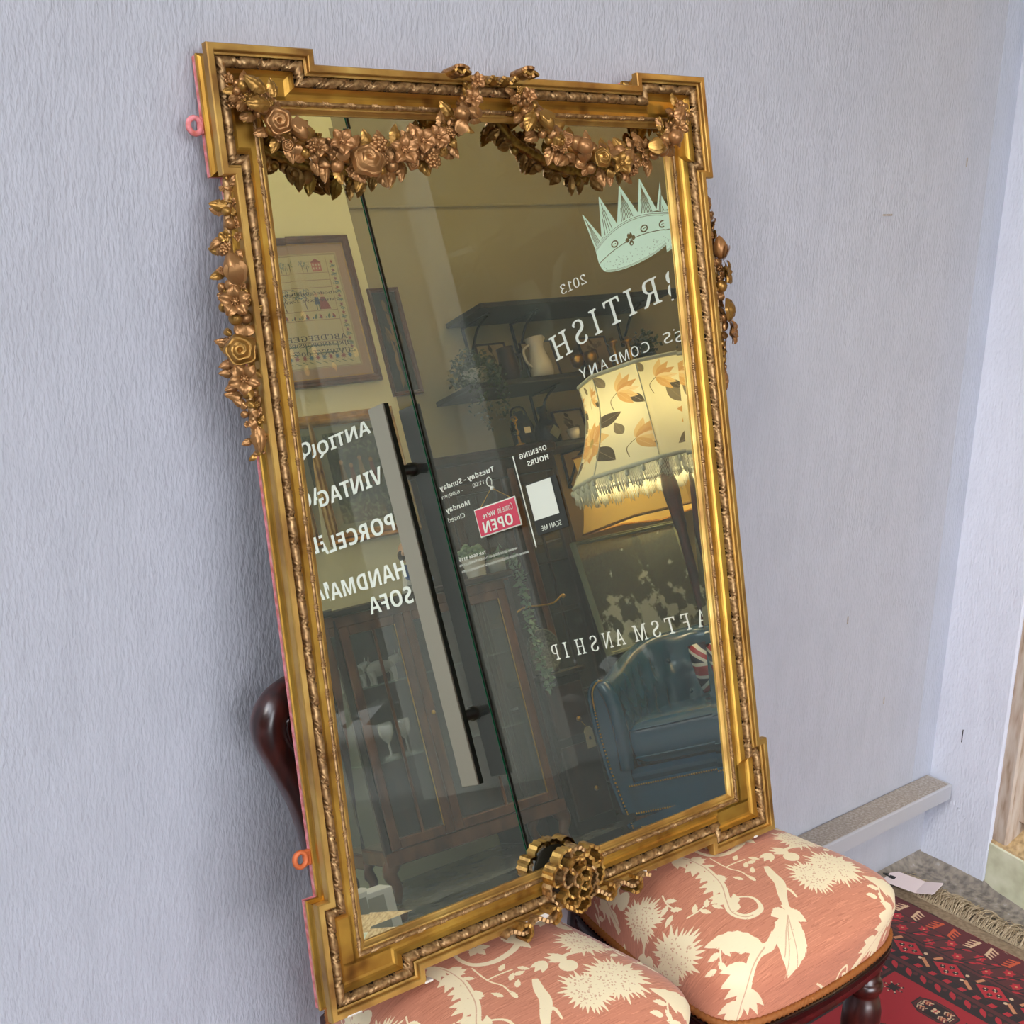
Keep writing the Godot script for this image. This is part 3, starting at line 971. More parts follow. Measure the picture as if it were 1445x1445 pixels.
# ---------------------------------------------------------------- across the walkway
func build_outside() -> void:
	struct("ground", boxm(Vector3(-12.0, -0.16, 5.0), Vector3(18.5, 0.1, 40.0), 0.0), mats.pavement, "pale pavement and street beyond the walkway")
	struct("column_1", boxm(Vector3(-2.62, 2.05, 4.60), Vector3(0.34, 4.5, 0.96), 0.02), mats.white_paint, "white column of the covered walkway")
	struct("column_2", boxm(Vector3(-2.62, 2.05, -0.12), Vector3(0.34, 4.5, 0.5), 0.02), mats.white_paint, "white column at the end of the wall")
	var r := RandomNumberGenerator.new()
	r.seed = 404
	var k := 0
	for q in [[-9.0, 3.6, 6.7], [-10.0, 7.2, 7.2], [-9.0, 0.6, 6.6], [-11.0, 10.5, 7.4]]:
		var t := thing("street_tree", ["leafy dark green tree across the street, level with the door", "tall dark green tree across the street, second along", "dark green tree across the street opposite the mirror", "large dark green tree farthest along the street"][k], "tree", at(q[0], -0.11, q[1]), "trees across the street")
		k += 1
		obj("trunk", tubem(curve([Vector3(0, -0.05, 0), Vector3(0.06, 0.9, 0.03), Vector3(-0.05, 1.9, 0.0), Vector3(0.0, 2.8, 0.05)], 10), [0.17, 0.16, 0.15, 0.14, 0.13, 0.12, 0.11, 0.10, 0.09, 0.08, 0.07], 10), mats.bark, t)
		var leaf := mb()
		for j in 3:
			var a := j * 2.1
			var d := Vector3(cos(a), 0.2, sin(a))
			var sd := Vector3(-sin(a), 0.1, cos(a)) * 0.055
			quad(leaf, Vector3.ZERO, d * 0.2 + sd * 2.2, d * 0.44, d * 0.2 - sd * 2.2)
		var mm := MultiMesh.new()
		mm.transform_format = MultiMesh.TRANSFORM_3D
		mm.mesh = close(leaf)
		mm.instance_count = 9000
		for i in 9000:
			var c: Vector3 = [Vector3(0, 2.4, 0), Vector3(0.8, 2.0, 0.5), Vector3(-0.7, 2.2, -0.6), Vector3(0.2, 1.6, -0.9), Vector3(-0.3, 1.5, 0.9), Vector3(0.9, 1.0, -0.4), Vector3(0.5, 0.9, 0.7)][r.randi() % 7]
			var p = Vector3(r.randfn(), r.randfn() * 0.8, r.randfn()) * 0.42 * q[2] / 3.6 + c * q[2] / 3.6
			mm.set_instance_transform(i, Transform3D(Basis.from_euler(Vector3(r.randf() * TAU, r.randf() * TAU, r.randf() * TAU)) * r.randf_range(0.8, 1.6), p + Vector3(0, 0.35, 0)))
		var mi := MultiMeshInstance3D.new()
		mi.name = "foliage"
		mi.multimesh = mm
		mi.material_override = mats.tree_leaf
		mi.set_meta("kind", "stuff")
		t.add_child(mi)


# ---------------------------------------------------------------- the gilt mirror
func eared(d: float) -> Array:   # the frame's outline, d inside its outer edge
	var hw := MIRROR_W * 0.5
	var H := MIRROR_H
	var L := -hw + d
	var R := hw - d
	var T := H - d
	var B := d
	return [Vector2(L, T), Vector2(-hw + EAR_W - d, T), Vector2(-hw + EAR_W - d, T - EAR_Y), Vector2(hw - EAR_W + d, T - EAR_Y), Vector2(hw - EAR_W + d, T), Vector2(R, T), Vector2(R, H - EAR_H + d), Vector2(R - EAR_X, H - EAR_H + d), Vector2(R - EAR_X, EAR_H - d), Vector2(R, EAR_H - d), Vector2(R, B), Vector2(hw - EAR_W + d, B), Vector2(hw - EAR_W + d, B + EAR_Y), Vector2(-hw + EAR_W - d, B + EAR_Y), Vector2(-hw + EAR_W - d, B), Vector2(L, B), Vector2(L, EAR_H - d), Vector2(L + EAR_X, EAR_H - d), Vector2(L + EAR_X, H - EAR_H + d), Vector2(L, H - EAR_H + d)]


func plain(d: float) -> Array:
	var hw := MIRROR_W * 0.5
	return [Vector2(-hw + d, MIRROR_H - d), Vector2(hw - d, MIRROR_H - d), Vector2(hw - d, d), Vector2(-hw + d, d)]


func sweep(s: SurfaceTool, prof: Array, outline: Callable) -> void:
	var rings := []
	for p in prof:
		rings.append(outline.call(p.x))
	var n: int = rings[0].size()
	for i in n:
		s.set_smooth_group(-1)
		var j := (i + 1) % n
		for k in prof.size() - 1:
			var a: Vector2 = rings[k][i]
			var b: Vector2 = rings[k][j]
			var c: Vector2 = rings[k + 1][j]
			var d: Vector2 = rings[k + 1][i]
			quad(s, Vector3(a.x, a.y, prof[k].y), Vector3(b.x, b.y, prof[k].y), Vector3(c.x, c.y, prof[k + 1].y), Vector3(d.x, d.y, prof[k + 1].y))


# a round moulding along the outline whose radius varies with (distance along, angle)
func carved(s: SurfaceTool, outline: Callable, d0: float, h0: float, step: float, nv: int, a0: float, a1: float, rad: Callable) -> void:
	var n: int = outline.call(d0).size()
	var run := 0.0
	for i in n:
		var p: Vector2 = outline.call(d0)[i]
		var q: Vector2 = outline.call(d0)[(i + 1) % n]
		var l := p.distance_to(q)
		var nu := maxi(2, int(l / step))
		var start := run
		s.set_smooth_group(i + 1)
		var rows := []
		for jv in nv + 1:
			var row := PackedVector3Array()
			var ang := lerpf(a0, a1, float(jv) / nv)
			for iu in nu + 1:
				var f := float(iu) / nu
				var r: float = rad.call(start + f * l, ang)
				var d := d0 - cos(ang) * r
				var oo: Array = _line(outline, d, i)
				var w: Vector2 = oo[0].lerp(oo[1], f)
				row.append(Vector3(w.x, w.y, h0 + sin(ang) * r))
			rows.append(row)
		for jv in nv:
			for iu in nu:
				quad(s, rows[jv][iu], rows[jv][iu + 1], rows[jv + 1][iu + 1], rows[jv + 1][iu])
		run += l


var _lines := {}


func _line(outline: Callable, d: float, i: int) -> Array:
	var key := "%s%d" % [outline.get_method(), int(d * 1e5)]
	if not _lines.has(key):
		_lines[key] = outline.call(d)
	var o: Array = _lines[key]
	return [o[i], o[(i + 1) % o.size()]]


var shapes := {}


func garland_shapes() -> void:
	# all face +z, about one unit across
	var s := mb()
	grid(s, 44, 20, func(u, w):
		var a: float = TAU * u
		var spin: float = fposmod(w * 3.0 - u, 1.0)
		var r: float = w * (0.5 + 0.035 * sin(a * 5.0) * w)
		var h: float = 0.34 * sqrt(maxf(0.0, 1.0 - w * w * 0.96)) + 0.085 * (1.0 - spin) * smoothstep(0.05, 0.3, w) - 0.10 * exp(-w * w * 60.0)
		return Vector3(cos(a) * r, sin(a) * r, h - 0.05))
	shapes.rose = close(s)
	s = mb()
	for k in 5:
		var a := TAU * k / 5.0 + 0.2
		var b := Basis(Vector3(0, 0, 1), a)
		grid(s, 6, 6, func(u, w):
			var x: float = (u - 0.5) * 0.46 * sin(PI * (0.12 + 0.82 * w))
			return b * Vector3(0.06 + w * 0.46 - absf(x) * 0.15, x, 0.10 + 0.17 * sin(w * 2.6) - 0.25 * x * x * 4.0 - 0.04 * cos(u * TAU * 1.5)))
		grid(s, 3, 3, func(u, w):
			var x: float = (u - 0.5) * 0.44 * sin(PI * (0.12 + 0.82 * w))
			return b * Vector3(0.06 + w * 0.44, x, 0.02 + 0.10 * sin(w * 2.6)), true)
	ball(s, Vector3(0, 0, 0.14), Vector3(0.11, 0.10, 0.11), 8, 5)
	for k in 7:
		ball(s, Vector3(cos(k * 0.9) * 0.10, sin(k * 0.9) * 0.10, 0.19), Vector3(0.04, 0.04, 0.04), 5, 4)
	shapes.flower = close(s)
	s = mb()   # closed tulip bud, stem at -y
	grid(s, 24, 12, func(u, w):
		var a: float = TAU * u
		var r: float = 0.33 * pow(sin(PI * pow(w, 0.8)), 0.7) * (1.0 + 0.13 * absf(sin(a * 2.5)) - 0.06)
		return Vector3(cos(a) * r, -0.45 + 0.95 * w, sin(a) * r * 0.85 + 0.12))
	for k in 4:
		var a := -0.9 + k * 0.6
		grid(s, 3, 5, func(u, w):
			var x: float = (u - 0.5) * 0.26 * sin(PI * (0.1 + 0.85 * w))
			return Basis(Vector3(0, 0, 1), a * 0.35) * Vector3(x + sin(a) * 0.30 * sin(w * 1.6), -0.5 + w * 0.55, 0.16 + cos(a) * 0.30 * sin(w * 1.7) + 0.02))
	shapes.bud = close(s)
	s = mb()
	ball(s, Vector3(0, 0, 0.2), Vector3(0.42, 0.45, 0.40), 14, 9)
	ball(s, Vector3(0.0, 0.0, 0.60), Vector3(0.07, 0.07, 0.05), 6, 4)
	shapes.berry = close(s)
	s = mb()   # leaf along +y with vein and serrated edge
	for side in [0, 1]:
		grid(s, 10, 14, func(u, w):
			var x: float = (u - 0.5) * 2.0
			var wide: float = 0.29 * pow(sin(PI * pow(w, 0.85)), 0.85) * (1.0 + 0.10 * sin(w * 40.0) * absf(x))
			var z: float = 0.14 * sin(PI * w) - 0.16 * x * x * sin(PI * w) - 0.055 * exp(-x * x * 60.0) + 0.022 * sin(w * 26.0 - absf(x) * 5.0) * (1.0 - exp(-x * x * 20.0))
			return Vector3(x * wide, w, z - side * 0.05), side == 1)
	shapes.leaf = close(s)
	s = mb()   # knobbly fruit: a little heap of drupes
	for k in 16:
		var a := k * 2.4
		var r := 0.40 * sqrt(k / 16.0)
		ball(s, Vector3(cos(a) * r, sin(a) * r, 0.18 + 0.22 * (1.0 - r * 2.0)), Vector3.ONE * 0.13, 7, 5)
	shapes.drupe = close(s)


func piece(parent: Node, kind: String, pos: Vector3, size: float, roll: float, tilt := Vector2.ZERO, m: Material = null) -> void:
	var b := Basis.from_euler(Vector3(tilt.y, tilt.x, 0)) * Basis(Vector3(0, 0, 1), roll)
	if m == null:
		var pick: float = rng.randf()
		m = mats.bronze_petal if pick < 0.5 else mats.copper_petal if pick < 0.75 else mats.gold_leaf
	obj({"rose": "rose", "flower": "flower", "bud": "bud", "berry": "berry", "leaf": "leaf", "drupe": "fruit"}[kind], shapes[kind], m, parent, Transform3D(b.scaled_local(Vector3.ONE * size), pos))


# flowers, fruit and leaves massed along a path; wide(t) is the half width, up the direction outwards
func garland(parent: Node, path: Array, wide: Callable, step: float, out := Vector3(0, 0, 1)) -> void:
	var total := 0.0
	for k in path.size() - 1:
		total += path[k].distance_to(path[k + 1])
	var face := Basis(Vector3.UP.cross(out).normalized() if absf(out.y) < 0.9 else Vector3.RIGHT, Vector3.UP, out)
	var n := int(total / step)
	for k in n + 1:
		var f := float(k) / n
		var i := mini(int(f * (path.size() - 1)), path.size() - 2)
		var p: Vector3 = path[i].lerp(path[i + 1], f * (path.size() - 1) - i)
		var t: Vector3 = (path[i + 1] - path[i]).normalized()
		var side := out.cross(t).normalized()
		var hw: float = wide.call(f)
		var kinds := ["flower", "bud", "berry", "rose", "drupe", "flower", "berry", "bud"]
		# leaves fan out below and above
		for sg in [-1.0, 1.0]:
			if rng.randf() < 0.62:
				var ang := atan2(side.dot(face.y) * sg, side.dot(face.x) * sg) + rng.randf_range(-0.7, 0.7)
				bloom(parent, "leaf", p + side * sg * hw * 0.45 - out * hw * 0.25, hw * rng.randf_range(1.0, 1.45) + 0.006, ang - PI / 2, Vector2(rng.randf_range(-0.3, 0.3), rng.randf_range(-0.5, 0.1)), face)
		bloom(parent, kinds[rng.randi() % 8], p + side * rng.randf_range(-0.25, 0.25) * hw + out * hw * 0.25, hw * rng.randf_range(1.15, 1.5), rng.randf() * TAU, Vector2(rng.randf_range(-0.4, 0.4), rng.randf_range(-0.5, 0.4)), face)
		for sg in [-1.0, 1.0]:
			if rng.randf() < 0.85:
				bloom(parent, kinds[rng.randi() % 8], p + side * sg * hw * rng.randf_range(0.5, 0.85) + out * rng.randf_range(-0.2, 0.1) * hw, hw * rng.randf_range(0.8, 1.15), rng.randf() * TAU, Vector2(sg * rng.randf_range(0.1, 0.6), rng.randf_range(-0.4, 0.3)), face)


func bloom(parent: Node, kind: String, pos: Vector3, size: float, roll: float, tilt: Vector2, face: Basis) -> void:
	var pick := rng.randf()
	var m: Material = mats.bronze_petal if pick < 0.58 else mats.copper_petal if pick < 0.70 else mats.gold_leaf
	var b := face * Basis.from_euler(Vector3(tilt.y, tilt.x, 0)) * Basis(Vector3(0, 0, 1), roll)
	obj({"rose": "rose", "flower": "flower", "bud": "bud", "berry": "berry", "leaf": "leaf", "drupe": "fruit"}[kind], shapes[kind], m, parent, Transform3D(b.scaled_local(Vector3.ONE * size), pos))


# ribbon standing on edge: follows points in the frame's plane from n0 to n1, pleated
func ribbon(pts: Array, n0: float, n1: float, thick: float, closed := false) -> SurfaceTool:
	var s := mb()
	var n := pts.size()
	var last := n if closed else n - 1
	var l := []
	var r := []
	for k in n:
		var a: Vector2 = pts[(k - 1 + n) % n] if closed or k > 0 else pts[0]
		var b: Vector2 = pts[(k + 1) % n] if closed or k < n - 1 else pts[n - 1]
		var t := (b - a).normalized()
		var sd := Vector2(-t.y, t.x) * thick * 0.5
		l.append(pts[k] + sd)
		r.append(pts[k] - sd)
	s.set_smooth_group(-1)
	for k in last:
		var j := (k + 1) % n
		var top0 := n1 + 0.0012 * (k % 2)
		var top1 := n1 + 0.0012 * (j % 2)
		var a: Vector2 = l[k]
		var b: Vector2 = l[j]
		var c: Vector2 = r[k]
		var d: Vector2 = r[j]
		quad(s, Vector3(a.x, a.y, n0), Vector3(b.x, b.y, n0), Vector3(b.x, b.y, top1), Vector3(a.x, a.y, top0))
		quad(s, Vector3(d.x, d.y, n0), Vector3(c.x, c.y, n0), Vector3(c.x, c.y, top0), Vector3(d.x, d.y, top1))
		quad(s, Vector3(a.x, a.y, top0), Vector3(b.x, b.y, top1), Vector3(d.x, d.y, top1), Vector3(c.x, c.y, top0))
	if not closed:
		for k in [0, n - 1]:
			var a: Vector2 = l[k]
			var c: Vector2 = r[k]
			quad(s, Vector3(a.x, a.y, n0), Vector3(a.x, a.y, n1), Vector3(c.x, c.y, n1), Vector3(c.x, c.y, n0))
	return s


func build_mirror() -> void:
	garland_shapes()
	var xf := Transform3D(Basis(Vector3(0.9998, 0.0, 0.0175), Vector3(0.004, 0.974, -0.2264), Vector3(-0.017, 0.2265, 0.9739)).orthonormalized(), Vector3(-0.002, 0.507, 0.295))
	var t := thing("gilt_mirror", "tall carved gilt wall mirror with flower swags and ribbon rosette, standing on two chairs", "mirror", xf)
	var s := mb()
	sweep(s, [Vector2(0.03, -0.045), Vector2(0.0045, -0.045), Vector2(0.0045, -0.0385), Vector2(0.0055, -0.0385)], eared)
	obj("back_board", s, mats.pink_bole, t).set_meta("label", "back edge of the frame showing pink bole")
	s = mb()
	sweep(s, [Vector2(0.0055, -0.0385), Vector2(0.004, -0.038), Vector2(0.0035, -0.034), Vector2(0.0052, -0.0335), Vector2(0.0078, -0.031), Vector2(0.0085, -0.027), Vector2(0.0072, -0.022), Vector2(0.0050, -0.0185), Vector2(0.0042, -0.0150), Vector2(0.0042, -0.0115), Vector2(0.0004, -0.0110)], eared)
	obj("side_moulding", s, mats.gilt_bright, t)
	s = mb()
	sweep(s, [Vector2(0.0004, -0.0110), Vector2(0.0, -0.0104), Vector2(0.0, -0.0014), Vector2(0.0012, 0.0), Vector2(0.0072, 0.0), Vector2(0.0082, -0.0010), Vector2(0.0084, -0.0055), Vector2(0.0092, -0.0062), Vector2(0.0112, -0.0066), Vector2(0.0116, -0.012)], eared)
	obj("outer_moulding", s, mats.gilt, t)
	s = mb()
	sweep(s, [Vector2(0.0114, -0.0112), Vector2(0.0130, -0.0125), Vector2(0.0225, -0.0125), Vector2(0.0236, -0.0110)], eared)
	obj("groove", s, mats.groove_dark, t)
	# ribbon-and-stick moulding
	s = mb()
	carved(s, eared, 0.0175, -0.0095, 0.0009, 10, -0.35, PI + 0.35, func(along, ang):
		var p: float = fposmod(along / 0.0305 + ang * 0.10, 1.0)
		var r := 0.0062
		if p < 0.62:
			var e: float = minf(p, 0.62 - p)
			return r * (0.62 + 0.32 * smoothstep(0.0, 0.035, e) + 0.02 * cos(ang * 9.0))
		var q: float = (p - 0.62) / 0.38
		var ridge: float = maxf(smoothstep(0.14, 0.05, absf(q - 0.17)), smoothstep(0.14, 0.05, absf(q - 0.83)))
		var knot: float = smoothstep(0.12, 0.04, absf(q - 0.5)) * (0.5 + 0.5 * cos(ang * 6.0))
		return r * (0.48 + 0.54 * ridge + 0.34 * knot))
	obj("ribbon_moulding", s, mats.gilt_worn, t).set_meta("label", "carved ribbon and stick moulding with browner gilding")
	# hollow and the flat of the corner ears
	s = mb()
	sweep(s, [Vector2(0.0236, -0.0110), Vector2(0.0250, -0.0135), Vector2(0.0270, -0.0160), Vector2(0.0295, -0.0178), Vector2(0.0325, -0.0187)], eared)
	var hw := MIRROR_W * 0.5
	var f := 0.0320
	s.set_smooth_group(-1)
	var rects := []
	for sv in [0, 1]:
		for su in [-1.0, 1.0]:
			rects.append([su * (hw - f), su * (hw - EAR_W + f), f, EAR_Y + f + 0.004, sv])
			rects.append([su * (hw - f), su * (hw - EAR_X - f - 0.004), EAR_Y + f, EAR_H - f, sv])
		rects.append([-(hw - EAR_X - f), hw - EAR_X - f, EAR_Y + f, 0.054, sv])
	for r in rects:
		var v0: float = r[2] if r[4] == 0 else MIRROR_H - r[3]
		var v1: float = r[3] if r[4] == 0 else MIRROR_H - r[2]
		var u0: float = minf(r[0], r[1])
		var u1: float = maxf(r[0], r[1])
		quad(s, Vector3(u0, v1, -0.0187), Vector3(u1, v1, -0.0187), Vector3(u1, v0, -0.0187), Vector3(u0, v0, -0.0187))
	for su in [-1.0, 1.0]:
		var u0: float = minf(su * (hw - EAR_X - f), su * (hw - 0.054))
		var u1: float = maxf(su * (hw - EAR_X - f), su * (hw - 0.054))
		quad(s, Vector3(u0, MIRROR_H - 0.05, -0.0187), Vector3(u1, MIRROR_H - 0.05, -0.0187), Vector3(u1, 0.05, -0.0187), Vector3(u0, 0.05, -0.0187))
	obj("hollow", s, mats.gilt_bright, t)
	# beading round the glass
	s = mb()
	carved(s, plain, 0.0560, -0.0205, 0.00075, 8, -0.3, PI + 0.3, func(along, ang):
		var p: float = fposmod(along / 0.0330, 1.0)
		if p < 0.74:
			return 0.0029 - 0.0012 * smoothstep(0.03, 0.0, minf(p, 0.74 - p))
		var q: float = (p - 0.74) / 0.26 * 3.0
		return 0.0010 + 0.0030 * sqrt(maxf(0.0, 1.0 - pow((fposmod(q, 1.0) - 0.5) * 2.0, 2.0))))
	obj("bead_moulding", s, mats.gilt_worn, t)
	s = mb()
	sweep(s, [Vector2(0.0520, -0.0187), Vector2(0.0532, -0.0200), Vector2(0.0590, -0.0205), Vector2(0.0602, -0.0196), Vector2(0.0618, -0.0200), Vector2(0.0632, -0.0222), Vector2(0.0660, -0.0245), Vector2(0.0672, -0.0250), Vector2(0.0674, -0.0285)], plain)
	obj("sight_edge", s, mats.gilt, t)
	# glass with its bevel
	s = mb()
	var o := plain(0.0655)
	var i := plain(0.0655 + 0.0145)
	s.set_smooth_group(-1)
	quad(s, _p3(i[0], -0.0270), _p3(i[1], -0.0270), _p3(i[2], -0.0270), _p3(i[3], -0.0270))
	for k in 4:
		quad(s, _p3(o[k], -0.02685), _p3(o[(k + 1) % 4], -0.02685), _p3(i[(k + 1) % 4], -0.0270), _p3(i[k], -0.0270))
	obj("mirror_glass", s, mats.silvering, t)
	# swags
	for sd in 2:
		var sw := Node3D.new()
		sw.name = "flower_swag"
		t.add_child(sw, true)
		var pts := [[-0.348, 1.034], [-0.333, 1.019], [-0.314, 0.996], [-0.288, 0.979], [-0.258, 0.968], [-0.211, 0.957], [-0.162, 0.962], [-0.121, 0.972], [-0.080, 0.990], [-0.055, 1.018], [-0.040, 1.046]] if sd == 0 else [[0.036, 1.045], [0.048, 1.024], [0.070, 1.0], [0.100, 0.983], [0.146, 0.965], [0.196, 0.960], [0.250, 0.973], [0.288, 0.995], [0.308, 1.018], [0.322, 1.036]]
		var path := []
		for p in pts:
			path.append(Vector3(p[0], p[1], 0.006))
		path = curve(path, 40)
		obj("core", tubem(path, 0.007, 8), mats.gold_leaf, sw)
		garland(sw, path, func(x): return 0.0085 + 0.0085 * pow(sin(PI * clampf(x * 0.9 + 0.05, 0.0, 1.0)), 0.8), 0.0125)
		if sd == 0:
			piece(sw, "rose", Vector3(-0.314, 0.996, 0.016), 0.030, 0.3, Vector2(-0.3, 0.1), mats.bronze_petal)
			piece(sw, "rose", Vector3(-0.211, 0.953, 0.022), 0.040, 1.0, Vector2(-0.2, -0.3), mats.bronze_petal)
			for q in [[-0.3295, 1.0235, 0.029, 0.94], [-0.3259, 1.0116, 0.030, 1.60], [-0.3199, 1.0178, 0.022, 0.12]]:
				piece(sw, "leaf", Vector3(q[0], q[1], 0.026), q[2], q[3], Vector2(0.0, -0.1), mats.gold_leaf)
			for q in [[-0.240, 0.974, "flower", 0.030], [-0.194, 0.972, "drupe", 0.024], [-0.158, 0.966, "flower", 0.034], [-0.130, 0.978, "flower", 0.030], [-0.108, 0.982, "flower", 0.028], [-0.292, 0.986, "bud", 0.026], [-0.072, 0.996, "bud", 0.024], [-0.070, 1.010, "berry", 0.022], [-0.052, 1.012, "bud", 0.022], [-0.050, 1.028, "flower", 0.024], [-0.040, 1.050, "flower", 0.020], [-0.120, 0.955, "drupe", 0.022]]:
				piece(sw, q[2], Vector3(q[0], q[1], 0.020), q[3], rng.randf() * 6.0, Vector2(-0.2, -0.1), mats.copper_petal if q[2] == "flower" else mats.bronze_petal)
		else:
			for q in [[0.310, 1.034, "leaf", 0.030], [0.062, 1.006, "bud", 0.028], [0.206, 0.975, "leaf", 0.034], [0.250, 0.976, "bud", 0.030], [0.182, 0.955, "flower", 0.030], [0.285, 0.990, "berry", 0.024], [0.12, 0.975, "berry", 0.024], [0.15, 0.962, "rose", 0.026], [0.296, 1.004, "flower", 0.026], [0.038, 1.036, "flower", 0.020], [0.045, 1.018, "leaf", 0.030]]:
				piece(sw, q[2], Vector3(q[0], q[1], 0.020), q[3], rng.randf() * 6.0 if q[2] != "leaf" else 2.6, Vector2(-0.2, -0.1))
		# the end hooks into the corner with a bell husk
		var e: float = -0.352 if sd == 0 else 0.326
		for k in 5:
			piece(sw, "berry" if k % 2 else "flower", Vector3(e + (0.006 if k % 2 else -0.004), 1.044 - k * 0.0065, -0.006), 0.013, k * 1.0, Vector2.ZERO, mats.bronze_petal)
	# drops on the outer sides
	for sd in [-1.0, 1.0]:
		var dr := Node3D.new()
		dr.name = "side_drop"
		t.add_child(dr, true)
		var path := []
		for q in [[0.001, 0.940], [0.002, 0.917], [0.006, 0.894], [0.008, 0.868], [0.010, 0.830], [0.011, 0.811], [0.009, 0.784], [0.009, 0.761], [0.011, 0.743], [0.009, 0.719], [0.006, 0.696], [0.006, 0.677], [0.003, 0.645]]:
			path.append(Vector3(sd * (hw - EAR_X + 0.004 + q[0]), q[1], -0.014))
		path = curve(path, 40)
		obj("stem", tubem(path, 0.0045, 8), mats.gilt_worn, dr)
		garland(dr, path, func(x): return 0.0045 + 0.0095 * pow(sin(PI * clampf(x * 0.95 + 0.03, 0.0, 1.0)), 0.75), 0.0125, Vector3(sd * 0.5, 0.05, 0.86).normalized())
		var face := Basis(Vector3(0.86, 0, -sd * 0.5), UP, Vector3(sd * 0.5, 0, 0.86)).orthonormalized()
		bloom(dr, "leaf", path[38] + Vector3(0, 0.012, 0.006), 0.030, PI, Vector2.ZERO, face)
		bloom(dr, "bud", path[12] + Vector3(0, 0, 0.010), 0.036, 0.2, Vector2.ZERO, face)
		bloom(dr, "rose", path[24] + Vector3(sd * 0.006, 0, 0.010), 0.034, 0.2, Vector2.ZERO, face)
		bloom(dr, "flower", path[29] + Vector3(sd * 0.006, 0, 0.012), 0.034, 0.6, Vector2.ZERO, face)
		bloom(dr, "flower", path[17] + Vector3(sd * 0.004, 0, 0.012), 0.034, 0.1, Vector2.ZERO, face)
		for k in 2:
			bloom(dr, "leaf", path[2 + k * 3] + Vector3(0, 0.004, 0.004), 0.022, sd * (0.7 - 2.0 * k), Vector2.ZERO, face)
	# bow of ribbon at the top
	var bw := Node3D.new()
	bw.name = "ribbon_bow"
	t.add_child(bw, true)
	var run := []
	for k in 41:
		var x := lerpf(-0.028, 0.034, k / 40.0)
		run.append(Vector2(x, 1.056 + 0.0035 * sin(k * 0.55)))
	obj("ribbon_tail", ribbon(run, -0.006, 0.009, 0.004), mats.gold_leaf, bw)
	for q in [[-0.058, 1.063, 0.2], [0.048, 1.066, 0.8]]:
		var lp := []
		for k in 15:
			var a: float = q[2] + k * 0.36
			lp.append(Vector2(q[0], q[1]) + Vector2(cos(a) * 0.013, sin(a) * 0.0065) * (1.0 - k * 0.022))
		obj("ribbon_loop", ribbon(lp, -0.008, 0.015, 0.0035), mats.bronze_petal, bw)
		var l2 := []
		for k in 9:
			l2.append(Vector2(q[0] + (k - 4) * 0.003, q[1] - 0.002 + 0.0025 * sin(k * 1.4)))
		obj("ribbon_fold", ribbon(l2, -0.006, 0.019, 0.003), mats.gold_leaf, bw)
	# rosette of pleated ribbon at the foot
	var ro := Node3D.new()
	ro.name = "ribbon_rosette"
	t.add_child(ro, true)
	var c := Vector2(-0.010, 0.054)
	var rr := RandomNumberGenerator.new()
	rr.seed = 314
	for q in [[0.0370, 9, 0.0075], [0.0240, 6, 0.0135], [0.0095, 3, 0.0170]]:
		var n: int = q[1]
		for k in n:
			var a: float = TAU * k / n + rr.randf_range(-0.12, 0.12) + n * 0.3
			var R: float = q[0] * rr.randf_range(0.86, 1.14)
			var span: float = TAU / n * rr.randf_range(0.95, 1.25)
			var tall: float = q[2] + rr.randf_range(-0.004, 0.0035)
			var lp := []
			# inner end curls to the middle, outer face is fluted
			lp.append(c + Vector2(cos(a - span * 0.5), sin(a - span * 0.5)) * (R - 0.011))
			lp.append(c + Vector2(cos(a - span * 0.52), sin(a - span * 0.52)) * (R - 0.004))
			for j in 9:
				var b: float = a - span * 0.5 + span * j / 8.0
				lp.append(c + Vector2(cos(b), sin(b)) * (R + 0.0014 * (j % 2) + 0.0042 * sin(PI * j / 8.0)))
			lp.append(c + Vector2(cos(a + span * 0.52), sin(a + span * 0.52)) * (R - 0.004))
			lp.append(c + Vector2(cos(a + span * 0.46), sin(a + span * 0.46)) * (R - 0.012))
			obj("ribbon_fold", ribbon(lp, -0.012, tall, rr.randf_range(0.0030, 0.0048)), [mats.gold_leaf, mats.gilt_worn, mats.gilt][k % 3], ro)
	var ks := mb()
	ball(ks, Vector3(c.x, c.y, 0.010), Vector3(0.006, 0.006, 0.009), 12, 7)
	obj("knot", ks, mats.gold_leaf, ro)
	var disk := mb()
	lathe(disk, [Vector2(0, -0.002), Vector2(0.030, -0.004), Vector2(0.034, -0.018), Vector2(0.0, -0.018)], 24, Transform3D(Basis(Vector3.RIGHT, PI / 2), Vector3(c.x, c.y, 0)))
	obj("rosette_core", disk, mats.groove_dark, ro)
	for sd in [-1.0, 1.0]:
		var tl := []
		for k in 34:
			var x := k / 33.0
			tl.append(Vector2(c.x + sd * lerpf(0.030, 0.125, x), 0.020 + 0.006 * cos(x * 14.0) * (1.0 - 0.3 * x) - 0.004 * x))
		obj("ribbon_tail", ribbon(tl, -0.010, 0.009, 0.005), mats.gilt_worn, ro)
		for q in [[0.095, 0.016], [0.048, 0.022]]:
			var lp := []
			for k in 11:
				var b = sd * (-2.6 + k * 0.42)
				lp.append(Vector2(c.x + sd * q[0], q[1] - 0.002) + Vector2(cos(b) * 0.010, sin(b) * 0.010))
			obj("ribbon_fold", ribbon(lp, -0.010, 0.013, 0.0045), mats.gold_leaf, ro)
	# bare gesso where the gilding is knocked off along the foot
	for q in [[-0.078, 0.0185, 0.044, 0.007], [0.108, 0.0190, 0.018, 0.006], [-0.246, 0.001, 0.012, 0.003], [-0.35, 0.001, 0.02, 0.002], [0.335, 0.0015, 0.008, 0.003]]:
		obj("bare_gesso", boxm(Vector3(q[0], q[1], -0.004), Vector3(q[2], q[3], 0.010), 0.001), mats.gesso, t)
